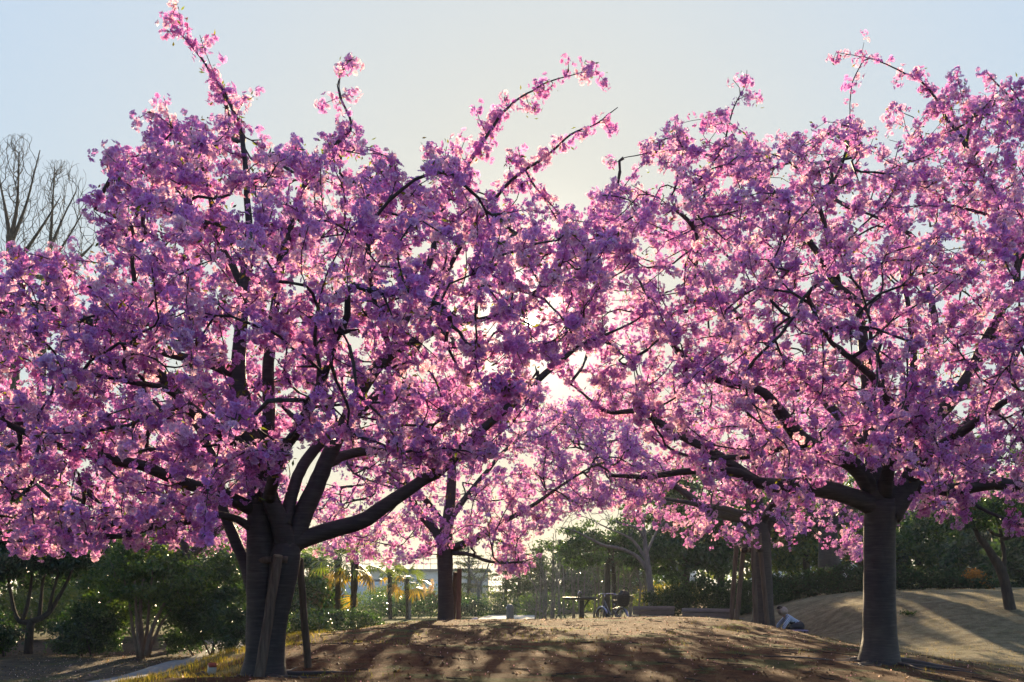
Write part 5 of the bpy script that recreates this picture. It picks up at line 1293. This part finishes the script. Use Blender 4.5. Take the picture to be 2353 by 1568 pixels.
def house(name, label, dx, d, w, dep, h, mat, floors, cols, rz=0, rail=False):
    x = W(dx, 0, d)[0]; t = thing(name, label, "building", (x, d, 0), rz)
    mb = MB(); mb.box((0, 0, h / 2 - .1), (w, dep, h + .2)); mb.obj("wall", M[mat], t)
    mb = MB(); mb.box((0, 0, h + .1), (w + .5, dep + .5, .2), None, .03); mb.obj("roof", M['roof'], t)
    fh = h / floors
    for f in range(floors):
        for c in range(cols):
            wx = -w / 2 + w * (c + .5) / cols; wz = f * fh + fh * .55
            mb = MB()
            for (ox, oz, sx, sz) in ((0, .62, 1.34, .08), (0, -.62, 1.34, .08), (-.63, 0, .08, 1.16), (.63, 0, .08, 1.16), (0, 0, .05, 1.16)): mb.box((wx + ox, -dep / 2 - .03, wz + oz), (sx, .08, sz))
            fr = mb.obj("window", M['steel'], t)
            mb = MB(); mb.box((wx, -dep / 2 - .012, wz), (1.2, .03, 1.18)); mb.obj("pane", M['glass'], fr)
    if rail:
        mb = MB()
        for k in range(int(w / .6) + 1): mb.box((-w / 2 + k * .6, -dep / 2, h + .65), (.04, .04, .9))
        for z in (.65, 1.1): mb.box((0, -dep / 2, h + z), (w, .042, .05))
        mb.obj("railing", M['steel'], t)
    return t
house("low_building", "low beige flat-roofed building with a roof railing behind the panel fence", 985, 92, 11, 8, 3.0, 'wall', 1, 5, 0, True)
house("white_house", "white two-storey house glimpsed between the right-hand trees", 1868, 72, 9, 7, 5.4, 'white_wall', 2, 4, math.radians(-6))
house("white_house", "pale house glimpsed beyond the thicket of saplings", 1450, 90, 10, 7, 4.2, 'white_wall', 2, 4, math.radians(5))

M['car'] = plain("silver_car", (.35, .4, .46), .3, .5, .05); M['lamp'] = plain("tail_lamp", (.35, .03, .03), .3)
cx = W(968, 0, 70)[0]
car = thing("parked_car", "small grey car parked in front of the pale blue fence", "car", (cx, 70, 0), math.radians(78))
pf = [(-1.65, .35), (-1.68, .75), (-1.6, .92), (-1.45, 1.02), (-1.2, 1.42), (-.9, 1.5), (.2, 1.5), (.75, 1.05), (1.5, .92), (1.68, .7), (1.68, .35)]
mb = MB(); n = len(pf); V = []
for s, ins in ((-1, 0), (1, 0)):
    V += [(x, s * (.74 - (.12 if z > 1.1 else 0)), z) for x, z in pf]
q = [[i, i + 1, n + i + 1, n + i] for i in range(n - 1)] + [[n - 1, 0, n, 2 * n - 1]]
tr_ = [[0, i + 1, i] for i in range(1, n - 1)] + [[n, n + i, n + i + 1] for i in range(1, n - 1)]
mb.add(V, q, tr_); mb.obj("body", M['car'], car)
for s in (-1, 1):
    mb = MB(); mb.add([(-1.2, s * .735, 1.05), (.62, s * .735, 1.05), (.15, s * .64, 1.42), (-1.02, s * .64, 1.42)], [[0, 1, 2, 3]]); mb.obj("side_window", M['glass'], car)
    for x in (-1.05, 1.05):
        wh = bpy.data.objects.new("wheel", None); wh.location = (x, s * .68, .29); link(wh, car)
        mb = MB(); mb.tube(np.array([[0, -.09, 0], [0, .09, 0]]), .29, 20); mb.obj("tyre", M['tyre'], wh)
        mb = MB(); mb.tube(np.array([[0, s * .07, 0], [0, s * .1, 0]]), .18, 14); mb.obj("rim", M['chrome'], wh)
    mb = MB(); mb.box((-1.655, s * .6, .82), (.07, .16, .16), None, .01); mb.obj("tail_lamp", M['lamp'], car)
    mb = MB(); mb.box((1.6, s * .55, .8), (.16, .22, .12), None, .02); mb.obj("headlight", M['chrome'], car)
mb = MB(); mb.add([(-1.465, -.62, 1.05), (-1.465, .62, 1.05), (-1.235, .55, 1.4), (-1.235, -.55, 1.4)], [[0, 1, 2, 3]]); mb.obj("rear_window", M['glass'], car)
mb = MB(); mb.add([(.765, .66, 1.07), (.765, -.66, 1.07), (.255, -.58, 1.47), (.255, .58, 1.47)], [[0, 1, 2, 3]]); mb.obj("windscreen", M['glass'], car)

# ------------------------------------------------------------------ grass, fallen petals
def blades(name, x, y, h, wd, pal, rng, label, cat="grass", lean=.35, mat='grass'):
    n = len(x); z = gz(x, y) - .01
    B = np.stack([x, y, z], 1); a = rng.uniform(0, 6.28, n); ln = rng.normal(0, lean, (n, 2)) * h[:, None]
    Tp = B + np.concatenate([ln, h[:, None]], 1); Md = B * .55 + Tp * .45 + np.stack([0 * x, 0 * x, h * .12], 1)
    s = np.stack([np.cos(a), np.sin(a), 0 * a], 1) * wd[:, None]
    v = np.stack([B - s * .6, B + s * .6, Md + s * .5, Tp, Md - s * .5], 1).reshape(-1, 3); k = np.arange(n)[:, None] * 5
    t = np.stack([k + [0, 1, 2], k + [0, 2, 4], k + [4, 2, 3]], 1).reshape(-1, 3)
    return obj_np(name, v, t, M[mat], None, hue_pick(n, pal, rng, .3, 5), kind="stuff", label=label, cat=cat)
rng = np.random.default_rng(701)
GR = [(.12, .13, .03), (.17, .16, .045), (.26, .2, .075), (.2, .17, .05)]
n = 15000; y = rng.uniform(7.2, 18.5, n); x = -3.2 - (y - 8) * .02 + rng.normal(0, .34, n) - ss(13, 18, y) * .4
k = (fbm(x * 2, y * 2, 91) > .36); x, y = x[k], y[k]
blades("grass", x, y, rng.uniform(.03, .085, len(x)), np.full(len(x), .004), GR, rng, "short sunlit grass along the mound's rim above the asphalt path")
n = 16000; x = rng.uniform(-3, 7, n); y = rng.uniform(8.2, 21, n); k = fbm(x * 1.3, y * 1.3, 97) > .60 - .06 * ss(3, 6, x); x, y = x[k], y[k]
blades("grass", x, y, rng.uniform(.02, .07, len(x)), np.full(len(x), .004), [(.09, .12, .03), (.13, .15, .04), (.2, .17, .06)], rng, "sparse green grass tufts scattered over the bare mound")
n = 20000; y = rng.uniform(12, 30, n); x = 5.6 + (y - 12) * .02 + rng.uniform(0, 9.5, n); x += ss(0, 1, (14 - y) / 3) * .8; k = (fbm(x * 1.1, y * 1.1, 103) > .38); x, y = x[k], y[k]
blades("dry_grass", x, y, rng.uniform(.02, .06, len(x)), np.full(len(x), .005), [(.27, .22, .12), (.33, .28, .16), (.2, .17, .09), (.16, .16, .06)], rng, "short dry winter grass covering the right-hand slope", mat='straw')
n = 900; x = np.concatenate([rng.uniform(-4, 7, n), rng.uniform(-9, -4.5, 500)]); y = np.concatenate([rng.uniform(8, 22, n), rng.uniform(15, 22, 500)])
C = np.stack([x, y, gz(x, y) + .008], 1); v, t = leaf_cloud(C, .022, .015, rng, None, .3, 6.0)
obj_np("fallen_petals", v, t, M['petal'], None, hue_pick(len(C), [(.8, .55, .62), (.78, .68, .68), (.7, .42, .5)], rng, .1), kind="stuff", label="fallen pink petals strewn over the earth", cat="petals")
n = 4200; x = np.concatenate([rng.uniform(-4, 8, 1600), rng.uniform(-12, -4.5, 2600)]); y = np.concatenate([rng.uniform(8, 22, 1600), rng.uniform(14, 22, 2600)])
C = np.stack([x, y, gz(x, y) + .006], 1); v, t = leaf_cloud(C, .05, .02, rng, None, .25, 5.0)
obj_np("leaf_litter", v, t, M['dull'], None, hue_pick(n, [(.08, .05, .03), (.13, .085, .05), (.05, .035, .025), (.2, .14, .08)], rng), kind="stuff", label="brown dead leaves and bark scraps on the bare earth", cat="leaf litter")

# crumbs of earth and dropped sticks that break up the bare mound
n = 7000; x = rng.uniform(-3.4, 7.2, n); y = 8.2 + 14 * rng.uniform(0, 1, n) ** 1.2
k = fbm(x * 1.6, y * 1.6, 111) > .40; x, y = x[k], y[k]; n = len(x)
s_ = .006 + .02 * rng.uniform(0, 1, n) ** 3; B = np.stack([x, y, gz(x, y) - s_ * .3], 1); a = rng.uniform(0, 6.28, n)
V = np.stack([B + np.stack([np.cos(a + q_) * s_ * f_, np.sin(a + q_) * s_ * f_, 0 * a], 1) for q_, f_ in ((0, 1.4), (2.0, 1.0), (4.1, 1.2))] + [B + np.stack([np.cos(a) * s_ * .2, np.sin(a) * s_ * .2, s_ * 1.2], 1)], 1).reshape(-1, 3)
k4 = np.arange(n)[:, None] * 4
obj_np("earth_crumbs", V, np.stack([k4 + [0, 1, 3], k4 + [1, 2, 3], k4 + [2, 0, 3]], 1).reshape(-1, 3), M['dull'], None, hue_pick(n, [(.10, .05, .025), (.14, .075, .035), (.06, .035, .02)], rng), kind="stuff", label="loose crumbs of brown earth scattered over the mound", cat="earth")
V = []; Q = []; k = 0
for i in range(230):
    x0, y0 = rng.uniform(-3, 7), rng.uniform(8.5, 21); a = rng.uniform(0, 6.28); L = rng.uniform(.08, .45); u = np.linspace(0, 1, 5)
    ang = a + np.cumsum(rng.normal(0, .15, 5)); X_ = x0 + np.cumsum(np.cos(ang)) * L / 5; Y_ = y0 + np.cumsum(np.sin(ang)) * L / 5
    v, q, _t = tube(np.stack([X_, Y_, gz(X_, Y_) + .004 + .006 * rng.uniform(0, 1, 5)], 1), np.linspace(.007, .003, 5), 4, False); V.append(v); Q.append(q + k); k += len(v)
obj_np("dropped_sticks", np.concatenate(V), [np.concatenate(Q)], M['bark_brown'], None, None, False, kind="stuff", label="thin dropped sticks and root ends lying on the mound", cat="sticks")
# a dark weed on the dry slope
wx, wy = W(2085, 0, 24)[0], 24.0
wd = thing("weed", "small dark leafy weed growing alone on the dry slope", "plant", (wx, wy, g1(wx, wy)))
C = np.array([wx, wy, g1(wx, wy) + .05]) + rng.normal(0, 1, (60, 3)) * [.12, .08, .03]
v, t = leaf_cloud(C, .10, .035, rng, np.array([0, 0, .6])); obj_np("leaves", v, t, M['dull'], wd, hue_pick(60, DARKG, rng), kind="stuff")

# ------------------------------------------------------------------ thin evening haze
hm, nt, out = mat_new("haze_air")
pv = N(nt, "ShaderNodeVolumePrincipled", Density=0.0006, Anisotropy=0.3)
pv.inputs['Color'].default_value = (0.8, 0.9, 1.0, 1)
nt.links.new(pv.outputs[0], out.inputs['Volume'])
mb = MB(); mb.box((0, 590, 8.5), (1700, 1500, 21)); hz = mb.obj("haze", hm, None, kind="stuff", label="thin pale evening haze in the air", cat="haze")
sc.cycles.volume_bounces = 0
